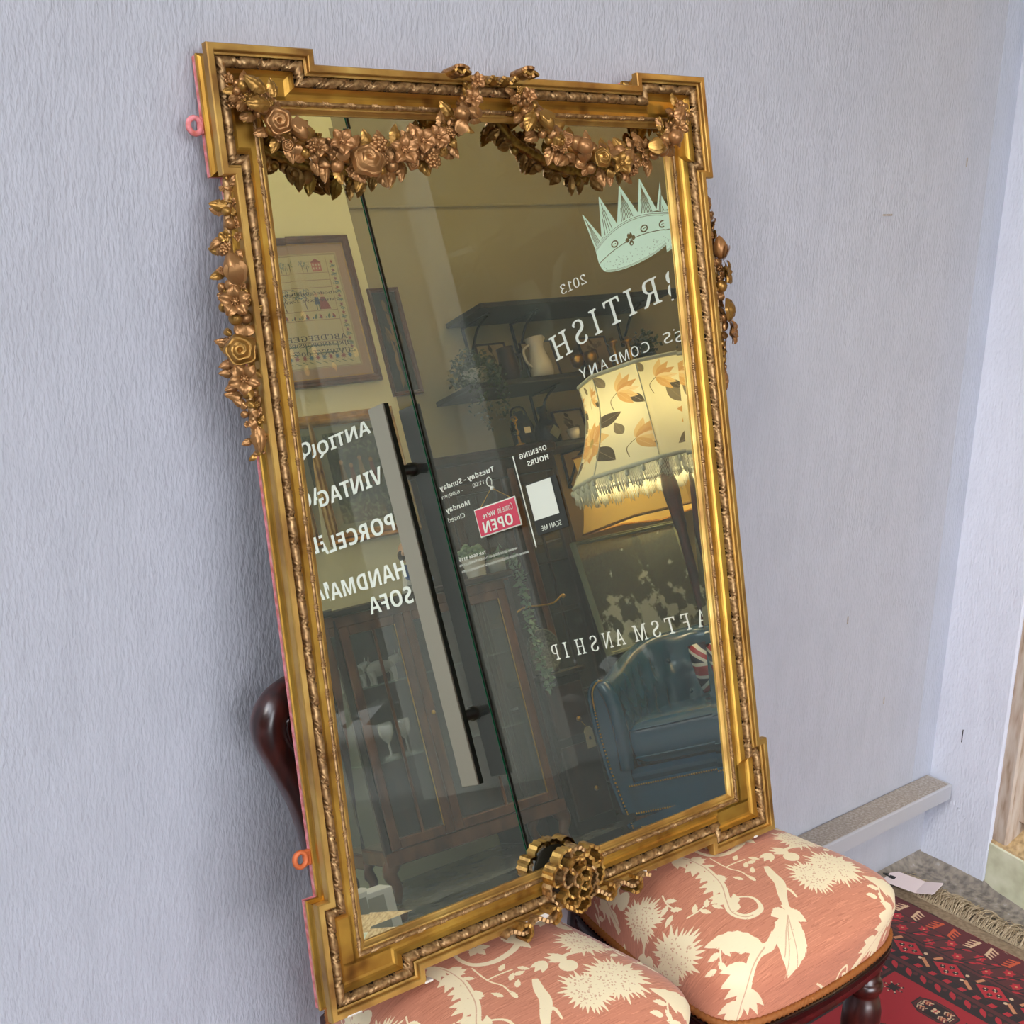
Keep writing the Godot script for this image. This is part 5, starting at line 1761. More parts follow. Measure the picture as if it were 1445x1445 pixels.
func sampler_print() -> ImageTexture:
	var W := 820
	var H := 1120
	var im := canvas(W, H, Color(0.80, 0.76, 0.58))
	var r := RandomNumberGenerator.new()
	r.seed = 8
	var red := Color(0.58, 0.26, 0.24)
	var blue := Color(0.25, 0.42, 0.52)
	var grn := Color(0.30, 0.42, 0.30)
	for k in 2500:
		var f := r.randf_range(-0.03, 0.03)
		im.fill_rect(Rect2i(r.randi_range(0, W), r.randi_range(0, H), 3, 2), Color(0.80 + f, 0.76 + f, 0.58 + f))
	for d in [6, 16]:
		for q in [[d, d, W - 2 * d, 3], [d, H - d, W - 2 * d, 3], [d, d, 3, H - 2 * d], [W - d, d, 3, H - 2 * d]]:
			im.fill_rect(Rect2i(q[0], q[1], q[2], q[3]), Color(0.42, 0.30, 0.22))
	for y in [190, 262, 335, 560, 650, 860]:
		im.fill_rect(Rect2i(130, y, W - 260, 3), Color(0.45, 0.28, 0.24))
	for x in [130, W - 130]:
		im.fill_rect(Rect2i(x, 40, 3, 840), Color(0.45, 0.28, 0.24))
	# house, trees, birds along the top
	im.fill_rect(Rect2i(200, 90, 110, 90), Color(0.72, 0.42, 0.36))
	fill(im, [Vector2(190, 92), Vector2(255, 52), Vector2(320, 92)], red)
	for k in 3:
		for j in 2:
			im.fill_rect(Rect2i(214 + k * 34, 104 + j * 36, 16, 20), Color(0.85, 0.80, 0.66))
	for q in [[420, 110, blue], [370, 120, grn], [560, 100, grn], [630, 130, blue]]:
		stroke(im, [Vector2(q[0], 184), Vector2(q[0], q[1])], 6.0, Color(0.35, 0.25, 0.2))
		for k in 26:
			var c := Vector2(q[0] + r.randf_range(-32, 32), q[1] + r.randf_range(-36, 26))
			stroke(im, [c, c + Vector2(r.randf_range(-14, 14), r.randf_range(-14, 14))], 4.0, q[2])
	# the couple under a tree
	stroke(im, curve([Vector2(470, 552), Vector2(480, 480), Vector2(455, 430), Vector2(490, 390)], 10), 9.0, Color(0.36, 0.30, 0.30))
	for k in 70:
		var c := Vector2(500 + r.randf_range(-100, 110), 410 + r.randf_range(-55, 35))
		stroke(im, [c, c + Vector2(r.randf_range(6, 26), r.randf_range(-16, 10))], 5.0, blue if k % 3 else grn)
	fill(im, [Vector2(250, 430), Vector2(200, 550), Vector2(330, 550), Vector2(300, 430)], red)
	fill(im, disc(Vector2(275, 405), 22), Color(0.84, 0.68, 0.52))
	fill(im, [Vector2(322, 430), Vector2(315, 500), Vector2(372, 500), Vector2(366, 430)], Color(0.20, 0.30, 0.45))
	stroke(im, [Vector2(332, 500), Vector2(328, 552)], 10.0, grn)
	stroke(im, [Vector2(356, 500), Vector2(360, 552)], 10.0, grn)
	fill(im, disc(Vector2(343, 410), 20), Color(0.84, 0.68, 0.52))
	for k in 7:
		var x := 180 + k * 76
		fill(im, leafpoly(Vector2(x, 642), Vector2(x + (-20 if k % 2 else 20), 590), 14), grn if k % 2 else red)
		fill(im, disc(Vector2(x + 24, 630), 9, 8), blue)
	# flower border
	for sx in [0, 1]:
		for k in 11:
			var c := Vector2(72 if sx == 0 else W - 72, 90 + k * 84)
			fill(im, starpoly(c, 9, 26, 6, r.randf()), red if k % 3 == 0 else Color(0.55, 0.35, 0.38))
			stroke(im, [c + Vector2(-30, 40), c + Vector2(26, 16)], 5.0, grn)
			for j in 9:
				stroke(im, [c + Vector2(r.randf_range(-40, 40), 42 + r.randf_range(-16, 16)), c + Vector2(r.randf_range(-40, 40), 42 + r.randf_range(-16, 16))], 3.5, grn if j % 2 else blue)
	for k in 9:
		var c := Vector2(120 + k * 74, 1010)
		fill(im, starpoly(c, 14, 34, 8), red if k % 2 else blue)
		stroke(im, [c + Vector2(-20, 60), c + Vector2(30, 38)], 6.0, grn)
	var o := PackedVector2Array()
	for q in [Vector2(240, 890), Vector2(580, 890), Vector2(600, 910), Vector2(600, 955), Vector2(580, 975), Vector2(240, 975), Vector2(220, 955), Vector2(220, 910)]:
		o.append(q)
	fill(im, o, grn)
	im.fill_rect(Rect2i(234, 900, 352, 64), Color(0.80, 0.76, 0.58))
	return tex(im, 2)


func tapestry_print() -> ImageTexture:
	var im := canvas(700, 900, Color(0.16, 0.22, 0.18))
	var r := RandomNumberGenerator.new()
	r.seed = 15
	for k in 420:
		var p := Vector2(r.randf() * 700, r.randf() * 900)
		var edge := p.y < 200 or p.y > 640
		var c := Color(0.36, 0.42, 0.33) if edge else Color(0.20, 0.25, 0.20)
		var a := r.randf() * TAU
		fill(im, leafpoly(p, p + Vector2(cos(a), sin(a)) * r.randf_range(30, 80), r.randf_range(6, 16)), c if k % 2 else Color(0.27, 0.33, 0.24))
	for q in [[200, 330, Color(0.42, 0.20, 0.17)], [330, 300, Color(0.55, 0.46, 0.28)], [450, 360, Color(0.40, 0.22, 0.18)], [560, 320, Color(0.45, 0.36, 0.22)]]:
		fill(im, [Vector2(q[0] - 20, q[1]), Vector2(q[0] - 46, q[1] + 230), Vector2(q[0] + 46, q[1] + 230), Vector2(q[0] + 20, q[1])], q[2])
		fill(im, disc(Vector2(q[0], q[1] - 20), 24), Color(0.68, 0.54, 0.40))
	return tex(im, 2)


func botanic_print(paper: Color, ink: Color, sd: int) -> ImageTexture:
	var im := canvas(300, 400, paper)
	var r := RandomNumberGenerator.new()
	r.seed = sd
	var stem := curve([Vector2(140, 380), Vector2(160, 260), Vector2(130, 150), Vector2(160, 50)], 20)
	stroke(im, stem, 5.0, ink)
	for k in 9:
		var p: Vector2 = stem[2 + k * 2]
		var a := -0.5 - r.randf() + (PI * 0.8 if k % 2 else 0.0)
		fill(im, leafpoly(p, p + Vector2(cos(a), sin(a)) * r.randf_range(60, 110), r.randf_range(12, 24)), ink.lerp(paper, r.randf_range(0.0, 0.4)))
	for k in 4:
		fill(im, starpoly(Vector2(r.randf_range(70, 230), r.randf_range(60, 320)), 18, 40, 7, r.randf()), ink.lerp(paper, 0.5))
	return tex(im, 1)


func jar(called: String, label: String, cat: String, prof: Array, m: Material, p: Vector3, part := "body") -> Node3D:
	var t := thing(called, label, cat, at(p.x, p.y, p.z))
	var s := mb()
	var pr := []
	for q in prof:
		pr.append(Vector2(q[0], q[1]))
	lathe(s, pr, 20)
	obj(part, s, m, t)
	return t


func bush(s: SurfaceTool, c: Vector3, r: Vector3, n: int, size: float, sd: int, droop := 0.0) -> void:
	var g := RandomNumberGenerator.new()
	g.seed = sd
	s.set_smooth_group(-1)
	for k in n:
		var d := Vector3(g.randfn(), g.randfn(), g.randfn()).normalized() * pow(g.randf(), 0.5)
		var p := c + d * r
		p.y -= droop * (d.x * d.x + d.z * d.z)
		var b := Basis.from_euler(Vector3(g.randf() * TAU, g.randf() * TAU, g.randf() * TAU)) * (size * g.randf_range(0.7, 1.3))
		quad(s, p, p + b * Vector3(0.3, 0.5, 0.08), p + b * Vector3(0, 1, 0), p + b * Vector3(-0.3, 0.5, 0.08))


func bracket(parent: Node, x: float, y: float, z: float) -> void:
	var s := mb()
	box(s, Vector3(x, y - 0.075, z - 0.005), Vector3(0.014, 0.15, 0.008), 0.002)
	box(s, Vector3(x, y - 0.006, z - 0.11), Vector3(0.014, 0.008, 0.21), 0.002)
	tube(s, curve([Vector3(x, y - 0.14, z - 0.01), Vector3(x, y - 0.10, z - 0.05), Vector3(x, y - 0.04, z - 0.11), Vector3(x, y - 0.012, z - 0.19)], 10), 0.006, 6)
	ball(s, Vector3(x, y - 0.152, z - 0.006), Vector3.ONE * 0.010, 8, 5)
	obj("bracket", s, mats.iron, parent)


func shop_shelves() -> void:
	var t := thing("wall_shelf", "upper empty dark wooden wall shelf on three iron brackets", "shelf")
	obj("board", boxm(Vector3(2.885, 2.192, 3.265), Vector3(1.09, 0.022, 0.27), 0.003), mats.shelf_wood, t)
	for x in [2.42, 2.685, 3.31]:
		bracket(t, x, 2.180, 3.40)
	t = thing("wall_shelf", "lower dark wooden wall shelf carrying pictures, jugs and brass", "shelf")
	obj("board", boxm(Vector3(2.775, 1.858, 3.265), Vector3(1.17, 0.022, 0.27), 0.003), mats.shelf_wood, t)
	for x in [2.69, 3.03]:
		bracket(t, x, 1.846, 3.40)
	var y := 1.870
	framed("botanical_print", "small framed print leaning at the left end of the lower shelf behind the dark jug", 2.42, 2.58, y, y + 0.215, 3.33, 0.008, mats.dark_wood, botanic_print(Color(0.62, 0.57, 0.45), Color(0.25, 0.24, 0.18), 21), 0.0, null, 0.0, false, 0.10, 0.014)
	framed("botanical_print", "framed rose print leaning on the lower shelf behind the white jug", 2.66, 2.84, y, y + 0.205, 3.33, 0.008, mats.dark_wood, botanic_print(Color(0.66, 0.62, 0.50), Color(0.30, 0.28, 0.20), 22), 0.0, null, 0.0, false, 0.10, 0.014)
	framed("botanical_print", "framed print leaning on the lower shelf behind the brass candlestick", 2.99, 3.16, y, y + 0.20, 3.33, 0.008, mats.dark_wood, botanic_print(Color(0.64, 0.55, 0.40), Color(0.35, 0.26, 0.15), 23), 0.0, null, 0.0, false, 0.10, 0.014)
	var j := jar("jug", "dark pottery jug on the lower shelf", "jug", [[0, 0], [0.036, 0], [0.042, 0.03], [0.040, 0.09], [0.036, 0.14], [0.039, 0.155], [0.035, 0.155], [0.03, 0.10], [0, 0.02]], mats.dark_wood, Vector3(2.478, y, 3.22))
	obj("handle", tubem(curve([Vector3(0.037, 0.13, 0), Vector3(0.068, 0.11, 0), Vector3(0.064, 0.06, 0), Vector3(0.040, 0.04, 0)], 10), 0.005, 6), mats.dark_wood, j)
	j = jar("jug", "tall cream china jug shaped like a figure on the lower shelf", "jug", [[0, 0], [0.042, 0], [0.052, 0.03], [0.050, 0.07], [0.038, 0.11], [0.032, 0.14], [0.038, 0.17], [0.042, 0.19], [0.036, 0.19], [0.028, 0.14], [0, 0.02]], mats.white_china, Vector3(2.655, y, 3.23))
	obj("handle", tubem(curve([Vector3(-0.036, 0.16, 0), Vector3(-0.072, 0.14, 0), Vector3(-0.070, 0.09, 0), Vector3(-0.046, 0.06, 0)], 10), 0.006, 6), mats.white_china, j)
	obj("spout", tubem([Vector3(0.036, 0.17, 0), Vector3(0.052, 0.19, 0)], 0.010, 6), mats.white_china, j)
	for q in [[2.855, 0.09, "first brass goblet along the lower shelf, next to the rose print"], [2.935, 0.10, "second brass goblet along the lower shelf, next to the candlestick"]]:
		var g := jar("goblet", q[2], "goblet", [[0, 0], [0.026, 0], [0.022, 0.008], [0.006, 0.014], [0.006, 0.034], [0.024, 0.045], [0.030, 0.07], [0.028, q[1]], [0.025, q[1]], [0.024, 0.06], [0, 0.045]], mats.brass, Vector3(q[0], y, 3.22))
		g.set_meta("group", "brass goblets on the lower shelf")
	var k := 0
	for x in [3.075, 3.165]:
		jar("candlestick", ["brass candlestick in front of the print on the lower shelf", "brass candlestick beside the leafy pot on the lower shelf"][k], "candlestick", [[0, 0], [0.034, 0], [0.034, 0.008], [0.012, 0.016], [0.009, 0.04], [0.015, 0.055], [0.008, 0.07], [0.009, 0.11], [0.014, 0.12], [0.026, 0.128], [0.026, 0.134], [0.012, 0.136], [0.012, 0.15], [0, 0.15]], mats.brass, Vector3(x, y, 3.21)).set_meta("group", "brass candlesticks")
		k += 1
	var p := thing("potted_plant", "small leafy plant in a dark pot at the right end of the lower shelf", "plant", at(3.270, y, 3.22))
	var s := mb()
	lathe(s, [Vector2(0, 0), Vector2(0.035, 0), Vector2(0.045, 0.06), Vector2(0.040, 0.06), Vector2(0, 0.05)], 16)
	obj("pot", s, mats.dark_glass, p)
	s = mb()
	bush(s, Vector3(0, 0.11, 0), Vector3(0.07, 0.06, 0.07), 160, 0.028, 61)
	var fo := obj("foliage", s, mats.green_leaf, p)
	fo.set_meta("kind", "stuff")
	# trailing plant on the left end
	p = thing("trailing_plant", "bushy trailing plant spilling from a pot on the left end of the lower shelf", "plant", at(2.275, y, 3.20))
	s = mb()
	lathe(s, [Vector2(0, 0), Vector2(0.045, 0), Vector2(0.055, 0.07), Vector2(0.05, 0.07), Vector2(0, 0.05)], 16)
	obj("pot", s, mats.grey_china, p)
	s = mb()
	bush(s, Vector3(0, 0.085, 0), Vector3(0.125, 0.085, 0.10), 700, 0.022, 62, 0.05)
	fo = obj("foliage", s, mats.green_leaf, p)
	fo.set_meta("kind", "stuff")
	s = mb()
	var g := RandomNumberGenerator.new()
	g.seed = 63
	for v in 14:
		var x := g.randf_range(-0.10, 0.09)
		var l := g.randf_range(0.12, 0.30)
		var z := -0.085 + g.randf_range(-0.03, 0.03)
		for q in int(l / 0.008):
			bush(s, Vector3(x + sin(q * 0.4 + v) * 0.010, 0.03 - q * 0.008, z), Vector3.ONE * 0.010, 1, 0.018, v * 100 + q)
	fo = obj("trailing_stems", s, mats.green_leaf, p)
	fo.set_meta("kind", "stuff")


func glazed_door(parent: Node, x0: float, x1: float, y0: float, y1: float, z: float, bar: float, wood: Material, called := "door") -> MeshInstance3D:
	var s := mb()
	box(s, Vector3(x0 + bar / 2, (y0 + y1) / 2, z), Vector3(bar, y1 - y0, 0.02), 0.003)
	box(s, Vector3(x1 - bar / 2, (y0 + y1) / 2, z), Vector3(bar, y1 - y0, 0.02), 0.003)
	box(s, Vector3((x0 + x1) / 2, y0 + bar / 2, z), Vector3(x1 - x0 - 2 * bar, bar, 0.02), 0.003)
	box(s, Vector3((x0 + x1) / 2, y1 - bar / 2, z), Vector3(x1 - x0 - 2 * bar, bar, 0.02), 0.003)
	var d := obj(called, s, wood, parent)
	s = mb()
	s.set_smooth_group(-1)
	quad(s, Vector3(x0 + bar, y1 - bar, z), Vector3(x1 - bar, y1 - bar, z), Vector3(x1 - bar, y0 + bar, z), Vector3(x0 + bar, y0 + bar, z))
	obj("pane", s, mats.cabinet_glass, d)
	return d


func shop_cabinet() -> void:
	# display cabinet standing aslant; its own x runs along its front, z to its back
	var X := Transform3D(Basis(Vector3(0.9781, 0, -0.2079), UP, Vector3(0.2079, 0, 0.9781)), Vector3(1.67, 0.0, 2.86))
	var t := thing("display_cabinet", "tall brown wooden display cabinet with two glazed doors and curved feet inside the shop", "cabinet", X)
	var D := 0.34
	var x0 := -0.465
	var x1 := 0.235
	obj("top", boxm(Vector3((x0 + x1) / 2, 1.075, D / 2 - 0.01), Vector3(x1 - x0 + 0.03, 0.026, D + 0.03), 0.006), mats.dark_wood, t)
	obj("frieze", boxm(Vector3((x0 + x1) / 2, 1.045, 0.012), Vector3(x1 - x0, 0.038, 0.02), 0.002), mats.brown_wood, t)
	obj("bottom", boxm(Vector3((x0 + x1) / 2, 0.215, D / 2), Vector3(x1 - x0, 0.05, D), 0.004), mats.brown_wood, t)
	obj("back", boxm(Vector3((x0 + x1) / 2, 0.64, D - 0.01), Vector3(x1 - x0 - 0.02, 0.82, 0.012), 0.0), mats.dark_wood, t)
	for x in [x0 + 0.012, x1 - 0.012]:
		obj("corner_post", boxm(Vector3(x, 0.64, 0.014), Vector3(0.026, 0.83, 0.026), 0.004), mats.dark_wood, t)
		obj("corner_post", boxm(Vector3(x, 0.64, D - 0.014), Vector3(0.026, 0.83, 0.026), 0.004), mats.dark_wood, t)
		var s := mb()
		s.set_smooth_group(-1)
		quad(s, Vector3(x, 1.03, 0.03), Vector3(x, 1.03, D - 0.03), Vector3(x, 0.24, D - 0.03), Vector3(x, 0.24, 0.03))
		obj("side_pane", s, mats.cabinet_glass, t)
	for q in [[x0 + 0.026, -0.201], [-0.199, x1 - 0.026]]:
		var d := glazed_door(t, q[0], q[1], 0.242, 1.026, 0.006, 0.034, mats.brown_wood)
		obj("glazing_bar", boxm(Vector3(q[0] * 0.5 + q[1] * 0.5 + 0.005, 0.634, 0.004), Vector3(0.010, 0.72, 0.012), 0.002), mats.brown_wood, d)
		obj("bead", boxm(Vector3(q[1] - 0.037, 0.634, -0.006), Vector3(0.004, 0.72, 0.004), 0.001), mats.gold_slip, d)
	var s := mb()
	ball(s, Vector3(-0.178, 0.66, -0.012), Vector3.ONE * 0.008, 10, 6)
	obj("knob", s, mats.brass, t)
	for y in [0.535, 0.800]:
		var sh := mb()
		box(sh, Vector3((x0 + x1) / 2, y, D / 2 + 0.01), Vector3(x1 - x0 - 0.06, 0.006, D - 0.08), 0.001)
		obj("glass_shelf", sh, mats.shelf_glass, t)
	for q in [[x0 + 0.03, 0.03], [x1 - 0.03, 0.03], [x0 + 0.03, D - 0.03], [x1 - 0.03, D - 0.03]]:
		var sg: float = -1.0 if q[0] < 0 and q[0] < -0.3 else 1.0
		obj("cabriole_foot", tubem(curve([Vector3(q[0], 0.205, q[1]), Vector3(q[0] + sg * 0.022, 0.165, q[1]), Vector3(q[0] + sg * 0.006, 0.115, q[1]), Vector3(q[0] + sg * 0.022, 0.066, q[1])], 12), [0.030, 0.030, 0.030, 0.028, 0.026, 0.024, 0.021, 0.019, 0.017, 0.016, 0.016, 0.017, 0.018], 10), mats.brown_wood, t)
	# china animals and wine glasses
	var k := 0
	for q in [[-0.290, 0.803, 0.09], [-0.372, 0.803, 0.20]]:  # second bull is added to stand for a reflection of the first
		animal(X * Vector3(q[0], q[1], q[2]), ["grey china bull standing on the glass shelf in the left door", "grey china bull nearer the edge of the cabinet shelf"][k])
		k += 1
	k = 0
	for q in [[-0.335, 0.08], [-0.262, 0.10], [-0.296, 0.20]]:
		var g := jar("wine_glass", ["cut wine glass on the lower glass shelf, nearest the cabinet edge", "cut wine glass on the lower glass shelf beside the door frame", "cut wine glass standing behind the other two"][k], "glass", [[0, 0], [0.028, 0], [0.026, 0.003], [0.004, 0.008], [0.0035, 0.055], [0.012, 0.062], [0.026, 0.085], [0.028, 0.112], [0.026, 0.124], [0.0248, 0.124], [0.026, 0.11], [0.022, 0.086], [0, 0.068]], mats.crystal, X * Vector3(q[0], 0.5385, q[1]))
		g.set_meta("group", "wine glasses in the display cabinet")
		k += 1
	# china half figure of a bald man
	var b := thing("china_bust", "small painted china bust of a bald man with moustache on the cabinet top", "figurine", Transform3D(Basis(UP, PI - 0.55), X * Vector3(-0.088, 1.089, 0.10)))
	var u := mb()
	lathe(u, [Vector2(0, 0), Vector2(0.055, 0), Vector2(0.052, 0.018), Vector2(0.044, 0.022), Vector2(0.046, 0.03), Vector2(0, 0.03)], 20)
	obj("base", u, mats.grey_china, b)
	u = mb()
	grid(u, 20, 10, func(a, w):
		var r: float = lerpf(0.052, 0.020, pow(w, 1.6))
		return Vector3(cos(TAU * a) * r * 1.15, 0.028 + w * 0.085, sin(TAU * a) * r * 0.75))
	obj("torso", u, mats.white_china, b)
	u = mb()
	for sx in [-1.0, 1.0]:
		tube(u, curve([Vector3(sx * 0.040, 0.095, 0), Vector3(sx * 0.062, 0.065, 0.01), Vector3(sx * 0.045, 0.036, 0.042), Vector3(sx * 0.008, 0.036, 0.052)], 10), 0.014, 8)
	obj("coat_sleeve", u, mats.blue_coat, b)
	u = mb()
	grid(u, 24, 18, func(a, w):
		var th: float = TAU * a
		var ph: float = PI * w
		var p := Vector3(sin(ph) * cos(th) * 0.030, cos(ph) * 0.041, sin(ph) * sin(th) * 0.034)
		var front: float = maxf(0.0, sin(th)) * sin(ph)
		p.z += 0.009 * exp(-pow((ph - 1.72) / 0.16, 2.0)) * exp(-pow((th - PI / 2) / 0.16, 2.0))      # nose
		p.z -= 0.004 * exp(-pow((ph - 1.45) / 0.12, 2.0)) * (exp(-pow((th - PI / 2 - 0.36) / 0.16, 2.0)) + exp(-pow((th - PI / 2 + 0.36) / 0.16, 2.0)))   # eye hollows
		p.z += 0.003 * exp(-pow((ph - 1.30) / 0.08, 2.0)) * front
		p.x *= 1.0 - 0.28 * smoothstep(1.7, 3.0, ph)
		return p + Vector3(0, 0.150, 0), true)
	for sx in [-1.0, 1.0]:
		ball(u, Vector3(sx * 0.031, 0.146, -0.002), Vector3(0.005, 0.010, 0.007), 8, 5)
	obj("head", u, mats.skin, b)
	u = mb()
	tube(u, curve([Vector3(-0.020, 0.130, 0.024), Vector3(-0.010, 0.136, 0.035), Vector3(0, 0.135, 0.038), Vector3(0.010, 0.136, 0.035), Vector3(0.020, 0.130, 0.024)], 10), 0.0028, 6)
	ball(u, Vector3(0, 0.117, 0.026), Vector3(0.013, 0.011, 0.009), 10, 6)
	for sx in [-1.0, 1.0]:
		ball(u, Vector3(sx * 0.011, 0.155, 0.030), Vector3(0.0035, 0.002, 0.002), 6, 4)
		tube(u, [Vector3(sx * 0.005, 0.162, 0.034), Vector3(sx * 0.018, 0.162, 0.029)], 0.0014, 5)
		ball(u, Vector3(sx * 0.027, 0.140, -0.012), Vector3(0.007, 0.020, 0.016), 8, 6)
	obj("moustache_and_hair", u, mats.bark, b)
	# succulent in a ribbed white pot
	var p := thing("succulent", "pale green succulent in a white ribbed pot on the cabinet top", "plant", Transform3D(Basis(), X * Vector3(0.142, 1.089, 0.06)))
	u = mb()
	grid(u, 30, 16, func(a, w): return Vector3(cos(TAU * a), 0, sin(TAU * a)) * (lerpf(0.034, 0.045, w) + 0.0016 * sin(w * 40.0)) + Vector3(0, w * 0.072, 0))
	lathe(u, [Vector2(0, 0.002), Vector2(0.034, 0.0), Vector2(0.034, 0.0)], 24)
	lathe(u, [Vector2(0.045, 0.072), Vector2(0.041, 0.070), Vector2(0.0, 0.064)], 24)
	obj("pot", u, mats.white_china, p)
	u = mb()
	var g := RandomNumberGenerator.new()
	g.seed = 70
	for n in 60:
		var d := Vector3(g.randf_range(-1, 1), g.randf_range(0.0, 1.0), g.randf_range(-1, 1)).normalized()
		ball(u, Vector3(0, 0.078, 0) + d * Vector3(0.052, 0.048, 0.052) * g.randf_range(0.6, 1.0), Vector3(0.011, 0.009, 0.011), 6, 4)
	var fo := obj("rosettes", u, mats.pale_leaf, p)
	fo.set_meta("kind", "stuff")
	# hanging string of leaves in front of the bookcase
	p = thing("hanging_plant", "long string of small leaves hanging beside the display cabinet from its top corner", "plant", Transform3D(Basis(), X * Vector3(0.225, 1.089, 0.05)))
	u = mb()
	lathe(u, [Vector2(0, 0), Vector2(0.030, 0), Vector2(0.036, 0.05), Vector2(0.032, 0.05), Vector2(0, 0.04)], 16)
	obj("pot", u, mats.grey_china, p)
	u = mb()
	var line := curve([Vector3(0.0, 0.055, 0), Vector3(0.045, 0.05, -0.02), Vector3(0.065, -0.05, -0.03), Vector3(0.06, -0.20, -0.03), Vector3(0.07, -0.36, -0.03), Vector3(0.075, -0.46, -0.03)], 90)
	for n in 91:
		bush(u, line[n], Vector3.ONE * (0.022 - 0.010 * n / 90.0), 4, 0.024, 900 + n)
	fo = obj("trailing_stems", u, mats.pale_leaf, p)
	fo.set_meta("kind", "stuff")
	obj("stem", tubem(line, 0.0015, 5), mats.green_leaf, p)
	# white carton on the floor before the cabinet
	var c := thing("carton", "small white printed carton on the floor at the foot of the cabinet", "box", Transform3D(Basis(UP, 0.1), Vector3(1.10, 0.06, 2.93)))
	obj("box", boxm(Vector3(0, 0.045, 0), Vector3(0.14, 0.09, 0.10), 0.002), mats.white_paint, c)
	obj("printed_patch", boxm(Vector3(-0.01, 0.045, -0.0505), Vector3(0.09, 0.055, 0.001), 0.0), mats.grey_china, c)


func animal(p: Vector3, label: String) -> void:
	var t := thing("china_bull", label, "figurine", Transform3D(Basis(UP, 0.2), p), "china bulls in the display cabinet")
	var s := mb()
	grid(s, 18, 16, func(a, w):
		var x: float = lerpf(-0.058, 0.050, w)
		var r: float = 0.029 * pow(sin(PI * clampf(w * 0.94 + 0.03, 0.0, 1.0)), 0.5) * (1.0 + 0.14 * sin(w * 5.0 + 0.6))
		return Vector3(x, 0.052 + sin(TAU * a) * r * 0.95 + 0.004 * w, cos(TAU * a) * r * 0.72))
	for q in [[-0.042, 0.016], [-0.042, -0.016], [0.036, 0.016], [0.036, -0.016]]:
		tube(s, curve([Vector3(q[0], 0.046, q[1] * 0.8), Vector3(q[0] + 0.003, 0.024, q[1]), Vector3(q[0], 0.0, q[1])], 6), [0.013, 0.012, 0.010, 0.008, 0.0075, 0.0075, 0.009], 8)
	tube(s, curve([Vector3(0.040, 0.066, 0), Vector3(0.062, 0.074, 0), Vector3(0.076, 0.068, 0), Vector3(0.090, 0.056, 0)], 8), [0.019, 0.018, 0.017, 0.0165, 0.016, 0.014, 0.012, 0.010, 0.009], 10)
	for z in [-1.0, 1.0]:
		tube(s, curve([Vector3(0.068, 0.080, z * 0.010), Vector3(0.068, 0.090, z * 0.022), Vector3(0.072, 0.104, z * 0.022)], 6), [0.004, 0.004, 0.0035, 0.003, 0.0025, 0.002, 0.001], 6)
		ball(s, Vector3(0.064, 0.076, z * 0.020), Vector3(0.004, 0.005, 0.010), 6, 4)
	tube(s, curve([Vector3(-0.057, 0.066, 0), Vector3(-0.068, 0.058, 0), Vector3(-0.066, 0.03, 0)], 6), 0.003, 5)
	obj("body", s, mats.grey_china, t)


